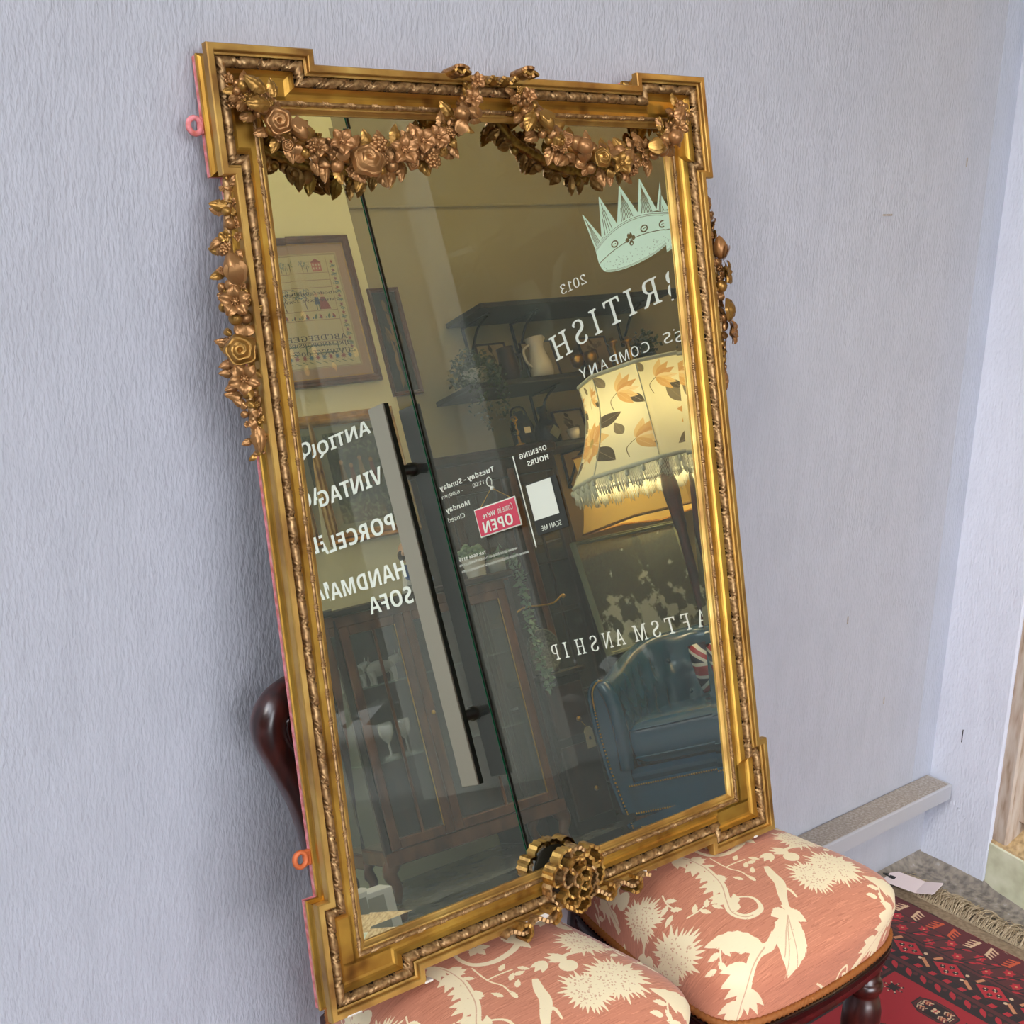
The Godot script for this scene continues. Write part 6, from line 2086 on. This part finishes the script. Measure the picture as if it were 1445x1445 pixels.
func shop_bookcase_and_chest() -> void:
	var t := thing("bookcase", "large dark wooden bookcase with glazed doors below the wall shelves", "bookcase")
	var x0 := 1.955
	var x1 := 2.565
	var z := 3.178
	obj("cornice", boxm(Vector3((x0 + x1) / 2, 1.578, 3.280), Vector3(x1 - x0 + 0.04, 0.044, 0.22), 0.012), mats.dark_wood, t)
	obj("frieze", boxm(Vector3((x0 + x1) / 2, 1.518, 3.285), Vector3(x1 - x0, 0.078, 0.20), 0.004), mats.dark_wood, t)
	obj("base", boxm(Vector3((x0 + x1) / 2, 0.115, 3.285), Vector3(x1 - x0, 0.11, 0.20), 0.004), mats.dark_wood, t)
	obj("back", boxm(Vector3((x0 + x1) / 2, 0.80, 3.38), Vector3(x1 - x0, 1.40, 0.02), 0.0), mats.dark_wood, t)
	for x in [x0 + 0.015, x1 - 0.015]:
		obj("side", boxm(Vector3(x, 0.80, 3.285), Vector3(0.03, 1.40, 0.20), 0.003), mats.dark_wood, t)
	for y in [0.55, 0.90, 1.20]:
		obj("shelf", boxm(Vector3((x0 + x1) / 2, y, 3.29), Vector3(x1 - x0 - 0.06, 0.02, 0.16), 0.002), mats.dark_wood, t)
	for k in 2:
		var a := x0 + 0.03 + k * 0.28
		var d := glazed_door(t, a, a + 0.27, 0.18, 1.475, z + 0.01, 0.040, mats.dark_wood)
		obj("glazing_bar", boxm(Vector3(a + 0.135, 0.82, z + 0.01), Vector3(0.010, 1.20, 0.012), 0.002), mats.dark_wood, d)
		for q in [0.55, 1.1]:
			obj("glazing_bar", boxm(Vector3(a + 0.135, q, z + 0.01), Vector3(0.20, 0.010, 0.012), 0.002), mats.dark_wood, d)
	obj("door_stile", boxm(Vector3(2.310, 1.13, z - 0.004), Vector3(0.034, 0.76, 0.012), 0.004), mats.brown_wood, t)  # light falling on this stile is put into its browner wood
	# on top of the bookcase
	var y := 1.600
	var l := jar("lantern", "dark glass lantern with a brass handle on the bookcase", "lantern", [[0, 0], [0.045, 0], [0.048, 0.02], [0.050, 0.09], [0.038, 0.125], [0.020, 0.14], [0.020, 0.155], [0, 0.155]], mats.dark_glass, Vector3(2.500, y, 3.27))
	obj("label_card", boxm(Vector3(-0.012, 0.065, -0.0505), Vector3(0.034, 0.026, 0.001), 0.0), mats.white_china, l)
	obj("handle", tubem(curve([Vector3(-0.045, 0.11, 0), Vector3(-0.03, 0.17, 0), Vector3(0.03, 0.17, 0), Vector3(0.045, 0.11, 0)], 12), 0.004, 6), mats.iron, l)
	jar("candlestick", "thin brass candlestick on the bookcase in front of the lantern", "candlestick", [[0, 0], [0.022, 0], [0.020, 0.008], [0.006, 0.014], [0.005, 0.05], [0.010, 0.06], [0.005, 0.07], [0.005, 0.105], [0.016, 0.112], [0.010, 0.13], [0, 0.13]], mats.brass, Vector3(2.428, y, 3.215)).set_meta("group", "brass candlesticks")
	var b := jar("bottle", "dark square shouldered bottle with a pale diamond label on the lowest wall shelf", "bottle", [[0, 0], [0.052, 0], [0.055, 0.01], [0.055, 0.075], [0.045, 0.105], [0.018, 0.118], [0.016, 0.150], [0.022, 0.152], [0.022, 0.178], [0, 0.178]], mats.dark_glass, Vector3(2.655, 1.592, 3.30))
	obj("diamond_label", boxm(Vector3(0.0, 0.052, -0.056), Vector3(0.046, 0.046, 0.001), 0.0, Basis(Vector3(0, 0, 1), PI / 4)), mats.olive_mount, b)
	var lg := thing("wall_shelf", "lowest dark wall shelf level with the bookcase top, holding the dark bottle", "shelf")
	obj("board", boxm(Vector3(2.88, 1.580, 3.29), Vector3(0.58, 0.022, 0.22), 0.003), mats.shelf_wood, lg)
	bracket(lg, 2.78, 1.569, 3.40)
	y = 1.592
	framed("botanical_print", "framed flower print leaning on the lowest wall shelf beside the bottle", 2.765, 2.935, y, y + 0.165, 3.365, 0.008, mats.dark_wood, botanic_print(Color(0.62, 0.59, 0.48), Color(0.28, 0.27, 0.20), 31), 0.0, null, 0.0, false, 0.10, 0.014)
	framed("botanical_print", "dark edged print at the far end of the lowest wall shelf", 2.985, 3.12, y, y + 0.19, 3.365, 0.008, mats.dark_wood, botanic_print(Color(0.55, 0.50, 0.38), Color(0.28, 0.25, 0.18), 32), 0.0, null, 0.0, false, 0.10, 0.014)
	for q in [[2.735, 0.026, "pale cup beside the dark bottle on the lowest wall shelf"], [2.90, 0.030, "pale cup in front of the flower print on the lowest wall shelf"]]:
		jar("cup", q[2], "cup", [[0, 0], [0.018, 0], [0.020, 0.005], [q[1], 0.03], [q[1] + 0.002, 0.05], [q[1] - 0.002, 0.05], [0.018, 0.012], [0, 0.010]], mats.white_china, Vector3(q[0], y, 3.225))
	# low chest that carries the foxed mirror
	t = thing("chest", "low black wooden chest behind the blue armchair", "chest")
	obj("carcass", boxm(Vector3(2.92, 0.36, 3.245), Vector3(0.66, 0.58, 0.27), 0.005), mats.shelf_wood, t)
	obj("top", boxm(Vector3(2.92, 0.655, 3.225), Vector3(0.70, 0.020, 0.33), 0.005), mats.shelf_wood, t)
	obj("drawer", boxm(Vector3(2.92, 0.50, 3.106), Vector3(0.60, 0.22, 0.016), 0.005), mats.dark_wood, t)
	obj("lower_panel", boxm(Vector3(2.92, 0.22, 3.106), Vector3(0.60, 0.26, 0.016), 0.005), mats.dark_wood, t)
	t = thing("pedestal_cupboard", "narrow black pedestal cupboard between the display cabinet and the armchair", "cupboard")
	obj("carcass", boxm(Vector3(2.125, 0.355, 3.045), Vector3(0.20, 0.59, 0.18), 0.004), mats.shelf_wood, t)
	obj("top", boxm(Vector3(2.120, 0.662, 3.035), Vector3(0.23, 0.022, 0.22), 0.005), mats.shelf_wood, t)
	for q in [[0.52, 0.20], [0.25, 0.28]]:
		var d := obj("drawer", boxm(Vector3(2.125, q[0], 2.950), Vector3(0.175, q[1], 0.012), 0.004), mats.dark_wood, t)
		var kb := mb()
		ball(kb, Vector3(2.150, q[0] - 0.04, 2.938), Vector3.ONE * 0.010, 10, 6)
		obj("knob", kb, mats.brass, d)
	var g := thing("swing_tag", "buff card swing tag hanging on the black pedestal cupboard", "tag", at(2.172, 0.362, 2.928))
	var s := mb()
	slab(s, PackedVector2Array([Vector2(-0.021, 0), Vector2(0.021, 0), Vector2(0.021, 0.066), Vector2(0.012, 0.080), Vector2(-0.012, 0.080), Vector2(-0.021, 0.066)]), -0.0006, 0.0006)
	obj("card", s, mats.card_tag, g)
	obj("string", tubem([Vector3(0, 0.074, -0.002), Vector3(-0.012, 0.105, 0.012)], 0.0012, 4), mats.string, g)
	obj("mark", boxm(Vector3(0, 0.036, -0.0008), Vector3(0.010, 0.012, 0.0008), 0.0), mats.ink, g)
	# foxed mirror; the trees and sky it reflects are painted in
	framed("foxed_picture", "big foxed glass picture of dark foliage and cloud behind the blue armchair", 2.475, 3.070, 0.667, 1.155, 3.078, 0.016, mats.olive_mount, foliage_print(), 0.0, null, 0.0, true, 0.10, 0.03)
	# oval plaque and brass dish on the chest
	var o := thing("oval_plaque", "grey mottled oval plaque standing on the black pedestal cupboard", "plaque", at(2.085, 0.674, 2.96))
	s = mb()
	lathe(s, [Vector2(0, 0.006), Vector2(0.066, 0.006), Vector2(0.072, 0.012), Vector2(0.076, 0.010), Vector2(0.076, -0.004), Vector2(0, -0.004)], 32, Transform3D(Basis(Vector3.RIGHT, -PI / 2), Vector3(0, 0.088, 0)) * Transform3D(Basis.from_scale(Vector3(1, 1, 1.12)), Vector3.ZERO))
	obj("plate", s, mats.mottled, o)
	obj("stand", boxm(Vector3(0, 0.004, 0.012), Vector3(0.07, 0.008, 0.06), 0.002), mats.iron, o)
	o = thing("brass_rail", "thin wavy brass rail with ball ends above the oval plaque", "rail", at(2.01, 0.91, 3.0))
	obj("bar", tubem(curve([Vector3(-0.02, 0.0, 0), Vector3(0.06, 0.03, 0), Vector3(0.14, 0.024, 0), Vector3(0.21, 0.022, 0), Vector3(0.26, 0.045, 0)], 24), 0.0035, 6), mats.brass, o)
	s = mb()
	ball(s, Vector3(0.266, 0.040, 0), Vector3.ONE * 0.009, 10, 6)
	obj("ball_end", s, mats.brass, o)
	obj("upright", boxm(Vector3(0.12, -0.115, 0.01), Vector3(0.012, 0.27, 0.012), 0.002), mats.iron, o)


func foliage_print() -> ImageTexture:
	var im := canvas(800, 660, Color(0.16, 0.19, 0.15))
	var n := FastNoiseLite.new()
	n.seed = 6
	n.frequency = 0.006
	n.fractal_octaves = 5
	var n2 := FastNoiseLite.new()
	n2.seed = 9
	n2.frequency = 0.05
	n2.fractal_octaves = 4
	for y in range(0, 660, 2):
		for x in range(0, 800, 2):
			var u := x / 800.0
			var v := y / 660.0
			# painted reflection: cloud low down, foliage hanging from above
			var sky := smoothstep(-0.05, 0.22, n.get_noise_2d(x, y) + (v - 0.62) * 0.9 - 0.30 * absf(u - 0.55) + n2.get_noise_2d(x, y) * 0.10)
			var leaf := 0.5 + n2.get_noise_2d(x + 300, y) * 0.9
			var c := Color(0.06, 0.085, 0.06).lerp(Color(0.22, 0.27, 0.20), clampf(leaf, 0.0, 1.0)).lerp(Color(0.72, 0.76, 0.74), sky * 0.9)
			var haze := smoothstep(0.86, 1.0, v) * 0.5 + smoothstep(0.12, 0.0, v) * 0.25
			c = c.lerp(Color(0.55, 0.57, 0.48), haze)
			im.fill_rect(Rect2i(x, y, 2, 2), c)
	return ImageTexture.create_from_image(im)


func shop_lamps() -> void:
	# standard lamp with a flowered shade
	var t := thing("floor_lamp", "turned dark wood standard lamp with a flowered cream shade and white fringe", "lamp", at(2.27, 0.06, 2.25))
	var s := mb()
	lathe(s, [Vector2(0, 0), Vector2(0.15, 0), Vector2(0.15, 0.02), Vector2(0.05, 0.05), Vector2(0.022, 0.08), Vector2(0.016, 0.15), Vector2(0.017, 0.8), Vector2(0.018, 1.0), Vector2(0.023, 1.02), Vector2(0.024, 1.06), Vector2(0.030, 1.13), Vector2(0.029, 1.17), Vector2(0.018, 1.24), Vector2(0.030, 1.28), Vector2(0.034, 1.30), Vector2(0.012, 1.31), Vector2(0.012, 1.34), Vector2(0, 1.34)], 20)
	obj("pole", s, mats.mahogany, t)
	var m := mat("flowered_cloth", Color(1, 1, 1), 0.8)
	m.albedo_texture = shade_print()
	m.backlight_enabled = true
	m.backlight = Color(0.60, 0.58, 0.50)
	var shape := func(a: float, w: float) -> Vector3:
		# eight flat panels, waisted
		var seg := PI / 4.0
		var l := fposmod(a, seg) - seg / 2
		var k := 0.97 / maxf(cos(l), 0.92)
		var r := lerpf(0.315, 0.190, smoothstep(0.0, 1.0, pow(w, 0.60))) + 0.022 * w * w
		return Vector3(cos(a) * r * k, 1.238 + 0.345 * w, sin(a) * r * k)
	s = mb()
	grid(s, 64, 16, func(u, w): return shape.call(TAU * u, w), false, func(u, w): return Vector2(u * 3.0 + 0.12, 1.0 - w))
	obj("shade", s, m, t)
	for w in [0.0, 1.0]:
		var ring := []
		for k in 64:
			ring.append(shape.call(TAU * k / 64.0, w))
		obj("shade_braid", tubem(ring, 0.008, 6, true), mats.fringe_white, t)
	for k in 8:
		var line := []
		for j in 13:
			line.append(shape.call(PI / 4.0 * k + 0.0001, j / 12.0) * Vector3(1.004, 1, 1.004))
		obj("panel_seam", tubem(line, 0.0022, 5), mats.fringe_white, t)
	s = mb()
	var g := RandomNumberGenerator.new()
	g.seed = 81
	for k in 520:
		var a := TAU * k / 520.0
		var p: Vector3 = shape.call(a, 0.0)
		var l := 0.055 + 0.018 * absf(sin(a * 16.0)) + g.randf_range(-0.008, 0.008)
		var out := Vector3(p.x, 0, p.z).normalized()
		tube(s, [p, p + Vector3(0, -l * 0.5, 0) + out * 0.004, p + Vector3(0, -l, 0) + out * g.randf_range(-0.004, 0.008)], g.randf_range(0.0014, 0.0024), 4)
	for k in 32:
		var a := TAU * k / 32.0
		var p: Vector3 = shape.call(a, 0.0)
		ball(s, p + Vector3(0, -0.018, 0) + Vector3(p.x, 0, p.z).normalized() * 0.008, Vector3(0.008, 0.012, 0.008), 6, 4)
	var fr := obj("fringe", s, mats.fringe_white, t)
	fr.set_meta("kind", "stuff")
	lamp_bulb(t, Vector3(0, 1.42, 0), Color(1.0, 0.92, 0.78), 0.50)
	# yellow pagoda shade behind
	t = thing("yellow_lamp", "lamp with a plain yellow four sided pagoda shade behind the flowered lamp", "lamp", at(2.95, 0.06, 2.97, -11.0))
	s = mb()
	lathe(s, [Vector2(0, 0), Vector2(0.07, 0), Vector2(0.07, 0.02), Vector2(0.02, 0.05), Vector2(0.014, 0.10), Vector2(0.014, 1.05), Vector2(0.02, 1.07), Vector2(0.012, 1.10), Vector2(0.010, 1.22), Vector2(0, 1.22)], 20)
	obj("base", s, mats.shelf_wood, t)
	var ym := mat("yellow_silk", Color(0.92, 0.80, 0.46), 0.7)
	ym.backlight_enabled = true
	ym.backlight = Color(0.72, 0.60, 0.30)
	s = mb()
	for k in 4:
		var b := Basis(UP, PI / 2 * k)
		s.set_smooth_group(k + 1)
		grid(s, 8, 10, func(u, w):
			var r: float = 0.235 + 0.050 * pow(1.0 - w, 1.6) + 0.022 * w * w
			return b * Vector3((u - 0.5) * 2.0 * r, 1.135 + 0.31 * w - 0.03 * absf(u - 0.5) * (1.0 - w), r))
	obj("shade", s, ym, t)
	for w in [0.0, 1.0]:
		var ring := []
		for k in 4:
			for j in 8:
				var r: float = 0.235 + 0.050 * pow(1.0 - w, 1.6) + 0.022 * w * w
				ring.append(Basis(UP, -PI / 2 * k) * Vector3((j / 8.0 - 0.5) * -2.0 * r, 1.135 + 0.31 * w - 0.03 * absf(j / 8.0 - 0.5) * (1.0 - w), r))
		obj("shade_trim", tubem(ring, 0.006, 5, true), mats.gold_slip, t)
	lamp_bulb(t, Vector3(0, 1.26, 0), Color(1.0, 0.90, 0.70), 0.22)
	# candle chandelier over the middle of the shop
	t = thing("chandelier", "brass candle chandelier hanging from the shop ceiling", "lamp", at(2.70, 2.40, 1.72))
	s = mb()
	lathe(s, [Vector2(0, 0.02), Vector2(0.03, 0.03), Vector2(0.045, 0.06), Vector2(0.02, 0.10), Vector2(0.012, 0.2), Vector2(0.012, 1.80), Vector2(0, 1.80)], 16)
	obj("stem", s, mats.brass, t)
	for q in [[-0.05, 0.36, -0.02], [-0.10, 0.06, -0.04], [0.06, 0.06, -0.02], [0.14, 0.10, 0.10], [-0.12, 0.12, 0.12]]:
		var e := Vector3(q[0], q[1], q[2])
		obj("arm", tubem(curve([Vector3(0, 0.05 if q[1] < 0.2 else 0.3, 0), e + Vector3(-q[0] * 0.4, -0.06, -q[2] * 0.4), e + Vector3(0, -0.03, 0)], 10), 0.005, 6), mats.brass, t)
		obj("candle_sleeve", tubem([e + Vector3(0, -0.03, 0), e], 0.010, 8), mats.white_china, t)
		lamp_bulb(t, e + Vector3(0, 0.03, 0), Color(1.0, 0.78, 0.48), 0.10, 0.013, 2.2)
	t = thing("ceiling_lamp", "white disc lamp on the shop ceiling near the cream wall", "lamp", at(1.62, 4.18, 2.55))  # added light with no known source, brightens the cream wall
	s = mb()
	lathe(s, [Vector2(0, 0.02), Vector2(0.12, 0.02), Vector2(0.13, 0.0), Vector2(0.11, -0.01), Vector2(0, -0.01)], 24)
	obj("rim", s, mats.white_paint, t)
	lamp_bulb(t, Vector3(0, -0.03, 0), Color(1.0, 0.93, 0.74), 1.5, 0.05, 0.5)
	# spot lamp that warms the far end of the ochre wall
	t = thing("picture_light", "small brass spot lamp on the ceiling over the right end of the shelves", "lamp", at(3.55, 3.60, 2.95))
	s = mb()
	lathe(s, [Vector2(0, 0.60), Vector2(0.012, 0.60), Vector2(0.012, 0.08), Vector2(0.03, 0.08), Vector2(0.04, 0.0), Vector2(0.034, 0.0), Vector2(0.02, 0.05), Vector2(0, 0.05)], 16)
	obj("shade", s, mats.brass, t)
	lamp_bulb(t, Vector3(0, -0.02, 0), Color(1.0, 0.76, 0.46), 0.30)


func lamp_bulb(t: Node3D, p: Vector3, c: Color, energy: float, r := 0.022, tall := 1.3) -> void:
	var m := StandardMaterial3D.new()
	m.resource_name = "glowing_bulb"
	m.albedo_color = c
	m.emission_enabled = true
	m.emission = c
	m.emission_energy_multiplier = 6.0
	var s := mb()
	ball(s, p, Vector3(r, r * tall, r), 12, 8)
	obj("bulb", s, m, t)
	var o := OmniLight3D.new()
	o.name = "bulb_light"
	o.position = p
	o.light_color = c
	o.light_energy = energy
	o.light_size = r
	o.omni_range = 12.0
	o.omni_attenuation = 2.0
	o.shadow_enabled = true
	t.add_child(o, true)


func shade_print() -> ImageTexture:
	var im := canvas(1024, 1024, Color(0.93, 0.92, 0.80))
	var r := RandomNumberGenerator.new()
	r.seed = 33
	var leafc := [Color(0.33, 0.30, 0.24), Color(0.42, 0.38, 0.30), Color(0.50, 0.46, 0.38)]
	var petal := [Color(0.90, 0.78, 0.56), Color(0.84, 0.68, 0.44), Color(0.80, 0.62, 0.40), Color(0.92, 0.84, 0.68)]
	for q in [[430, 640, 260, true], [800, 240, 170, false], [120, 200, 160, false], [900, 760, 170, false], [470, 190, 120, false]]:
		var c := Vector2(q[0], q[1])
		var R: float = q[2]
		for k in 4:
			var a := 0.5 + k * 1.7
			var b := c + Vector2(cos(a), sin(a)) * R * 0.75
			var e := c + Vector2(cos(a + 0.2), sin(a + 0.2)) * R * 1.65
			if k % 2 == 0 or q[3]:
				fill(im, leafpoly(b, e, R * 0.24), leafc[k % 3])
				stroke(im, [b, e], 3.0, Color(0.62, 0.58, 0.48))
		if q[3]:
			for k in 9:
				var a := TAU * k / 9.0
				fill(im, leafpoly(c, c + Vector2(cos(a), sin(a) * 0.85) * R * r.randf_range(0.85, 1.1), R * 0.34), petal[k % 3])
			for k in 50:
				var a := r.randf() * TAU
				stroke(im, [c + Vector2(cos(a), sin(a)) * R * 0.2, c + Vector2(cos(a), sin(a)) * R * r.randf_range(0.5, 0.95)], 4.0, petal[r.randi() % 4])
			fill(im, disc(c, R * 0.17), Color(0.70, 0.62, 0.38))
			for k in 30:
				fill(im, disc(c + Vector2(r.randfn(), r.randfn()) * R * 0.08, 4, 5), Color(0.42, 0.40, 0.26))
		else:
			for k in 6:
				var a := -1.2 + k * 0.42
				fill(im, leafpoly(c, c + Vector2(cos(a), sin(a)) * R * 1.2, R * 0.22), petal[k % 4])
				stroke(im, [c, c + Vector2(cos(a), sin(a)) * R * 0.9], 3.0, petal[(k + 1) % 3])
			stroke(im, curve([c, c + Vector2(-R * 0.4, R * 0.4), c + Vector2(-R * 0.3, R)], 10), 6.0, leafc[1])
	return tex(im, 1)


func shop_armchair() -> void:
	var X := Transform3D(Basis(Vector3(0.5, 0, -0.866), UP, Vector3(0.866, 0, 0.5)), Vector3(2.16, 0.0, 2.85))
	var t := thing("armchair", "blue leather button back tub armchair with brass nail trim", "armchair", X)
	var W := 0.66
	var path := curve([Vector3(0.055, 0, 0.02), Vector3(0.052, 0, 0.18), Vector3(0.060, 0, 0.36), Vector3(0.13, 0, 0.52), Vector3(0.33, 0, 0.60), Vector3(0.53, 0, 0.52), Vector3(0.60, 0, 0.36), Vector3(0.608, 0, 0.18), Vector3(0.605, 0, 0.02)], 72)
	var height := func(f: float) -> float: return lerpf(0.60, 0.705, smoothstep(0.02, 0.40, 0.5 - absf(f - 0.5)))
	var at_path := func(f: float) -> Array:
		var i := mini(int(f * 72), 71)
		var a: Vector3 = path[i]
		var b: Vector3 = path[i + 1]
		var d := (b - a).normalized()
		return [a.lerp(b, f * 72 - i), Vector3(-d.z, 0, d.x)]      # second points outwards for this winding
	var s := mb()
	grid(s, 72, 30, func(u, w):
		var q: Array = at_path.call(u)
		var top: float = height.call(u)
		var p: Vector3 = q[0]
		var out: Vector3 = q[1]
		if out.dot(p - Vector3(0.33, 0, 0.2)) < 0:
			out = -out
		# section from the inner foot over the rolled top down the outside
		var y := 0.0
		var o := 0.0
		if w < 0.55:
			var k: float = w / 0.55
			y = lerpf(0.24, top - 0.045, k)
			o = -0.045 - 0.020 * sin(PI * k)
			var bu: float = fposmod(u * 14.0 + (0.5 if int(k * 3.0) % 2 else 0.0), 1.0) - 0.5
			var bv: float = fposmod(k * 3.0, 1.0) - 0.5
			o += 0.026 * exp(-(bu * bu + bv * bv) * 28.0) + 0.010 * exp(-bu * bu * 90.0)
		elif w < 0.75:
			var a: float = (w - 0.55) / 0.20 * PI
			y = top - 0.045 + sin(a) * 0.045
			o = -cos(a) * 0.048 + 0.004
		else:
			var k: float = (w - 0.75) / 0.25
			y = lerpf(top - 0.045, 0.10, k)
			o = 0.052 - 0.022 * sin(PI * k * 0.9)
		return p + out * o + Vector3(0, y, 0))
	obj("back_and_arms", s, mats.blue_leather, t)
	# buttons
	s = mb()
	for k in 14:
		for j in 3:
			var f := (k + (0.5 if j % 2 == 0 else 0.0)) / 14.0
			if f < 0.08 or f > 0.92:
				continue
			var q: Array = at_path.call(f)
			var out: Vector3 = q[1]
			if out.dot(q[0] - Vector3(0.33, 0, 0.2)) < 0:
				out = -out
			ball(s, q[0] - out * 0.034 + Vector3(0, lerpf(0.24, height.call(f) - 0.045, (j + 0.5) / 3.0), 0), Vector3.ONE * 0.010, 8, 5)
	obj("buttons", s, mats.blue_leather, t)
	# fronts of the arms
	for sd in 2:
		var cx := 0.055 if sd == 0 else 0.605
		var m := -1.0 if sd == 0 else 1.0
		s = mb()
		var pl := PackedVector2Array()
		for q in [[0.034, 0.10], [0.052, 0.24], [0.060, 0.38], [0.058, 0.50], [0.050, 0.565], [0.025, 0.598], [0.0, 0.604], [-0.026, 0.595], [-0.044, 0.565], [-0.048, 0.50], [-0.042, 0.38], [-0.032, 0.24], [-0.026, 0.10]]:
			pl.append(Vector2(cx + m * q[0], q[1]))
		slab(s, pl, -0.03, 0.015, Transform3D(Basis(Vector3.RIGHT, 0.0), Vector3(0, 0, 0.02)))
		obj("arm_front", s, mats.blue_leather, t)
		var roll := []
		for q in [[0.034, 0.10], [0.052, 0.24], [0.060, 0.38], [0.058, 0.50], [0.050, 0.565], [0.025, 0.598], [0.0, 0.604]]:
			roll.append(Vector3(cx + m * q[0], q[1], -0.012))
		obj("piping", tubem(curve(roll, 30), 0.007, 8), mats.blue_leather, t)
		var pad := mb()
		tube(pad, curve([Vector3(cx - m * 0.020, 0.26, 0.0), Vector3(cx - m * 0.034, 0.40, -0.006), Vector3(cx - m * 0.030, 0.52, -0.004), Vector3(cx - m * 0.004, 0.585, 0.01)], 16), 0.030, 12)
		obj("arm_pad", pad, mats.blue_leather, t)
		s = mb()
		var line := curve(roll, 62)
		for p in line:
			ball(s, p + Vector3(-m * 0.014, 0, -0.004), Vector3.ONE * 0.0038, 6, 4)
		obj("nail_trim", s, mats.brass, t).set_meta("kind", "stuff")
	obj("base_panel", boxm(Vector3(0.33, 0.145, 0.16), Vector3(0.56, 0.125, 0.34), 0.012), mats.blue_leather, t)
	for y in [0.198, 0.096]:
		s = mb()
		for k in 56:
			ball(s, Vector3(0.07 + k * 0.0095, y, -0.014), Vector3.ONE * 0.0038, 6, 4)
		obj("nail_trim", s, mats.brass, t).set_meta("kind", "stuff")
	obj("seat_platform", boxm(Vector3(0.33, 0.232, 0.20), Vector3(0.52, 0.05, 0.42), 0.018), mats.blue_leather, t)
	s = mb()
	grid(s, 40, 20, func(u, w):
		var a: float = TAU * u
		var b: float = PI * (w - 0.5)
		var cx: float = signf(cos(a)) * pow(absf(cos(a)), 0.28)
		var cz: float = signf(sin(a)) * pow(absf(sin(a)), 0.28)
		var r: float = pow(maxf(cos(b), 0.0), 0.32)
		return Vector3(0.33 + cx * r * 0.238, 0.342 + signf(b) * pow(absf(sin(b)), 0.6) * 0.092, 0.215 + cz * r * 0.240))
	obj("seat_cushion", s, mats.blue_leather, t)
	for y in [0.295, 0.398]:
		var ring := []
		for k in 60:
			var a := TAU * k / 60.0
			ring.append(Vector3(0.33 + signf(cos(a)) * pow(absf(cos(a)), 0.28) * 0.236, y, 0.215 + signf(sin(a)) * pow(absf(sin(a)), 0.28) * 0.238))
		obj("cushion_piping", tubem(ring, 0.0045, 6, true), mats.blue_leather, t)
	for q in [[0.07, 0.03], [0.59, 0.03], [0.09, 0.46], [0.57, 0.46]]:
		obj("foot", boxm(Vector3(q[0], 0.078, q[1]), Vector3(0.045, 0.036, 0.045), 0.006), mats.brown_wood, t)
	# flag cushion
	var c := thing("flag_cushion", "red white and blue flag cushion leaning in the blue armchair", "cushion", X * Transform3D(Basis(Vector3.RIGHT, -0.25), Vector3(0.47, 0.435, 0.36)))
	var m2 := StandardMaterial3D.new()
	m2.resource_name = "flag_cloth"
	m2.albedo_texture = flag_print()
	m2.roughness = 0.85
	s = mb()
	for side in [-1.0, 1.0]:
		grid(s, 16, 12, func(u, w):
			var x: float = (u - 0.5) * 2.0
			var y: float = (w - 0.5) * 2.0
			var puff: float = sqrt(maxf(0.0, (1.0 - pow(absf(x), 2.4)) * (1.0 - pow(absf(y), 2.4))))
			return Vector3(x * 0.15 * (1.0 - 0.05 * y * y), 0.11 + y * 0.105 * (1.0 - 0.05 * x * x), side * 0.05 * puff), side > 0, func(u, w): return Vector2(u, 1.0 - w))
	obj("cover", s, m2, c)


func flag_print() -> ImageTexture:
	var im := canvas(600, 400, Color(0.07, 0.10, 0.24))
	var w := Color(0.90, 0.89, 0.86)
	var r := Color(0.66, 0.08, 0.14)
	for q in [[Vector2(-20, -14), Vector2(620, 414)], [Vector2(-20, 414), Vector2(620, -14)]]:
		stroke(im, q, 84.0, w)
	for q in [[Vector2(-20, -14), Vector2(620, 414)], [Vector2(-20, 414), Vector2(620, -14)]]:
		stroke(im, q, 34.0, r)
	im.fill_rect(Rect2i(235, 0, 130, 400), w)
	im.fill_rect(Rect2i(0, 135, 600, 130), w)
	im.fill_rect(Rect2i(262, 0, 76, 400), r)
	im.fill_rect(Rect2i(0, 162, 600, 76), r)
	return tex(im, 1)
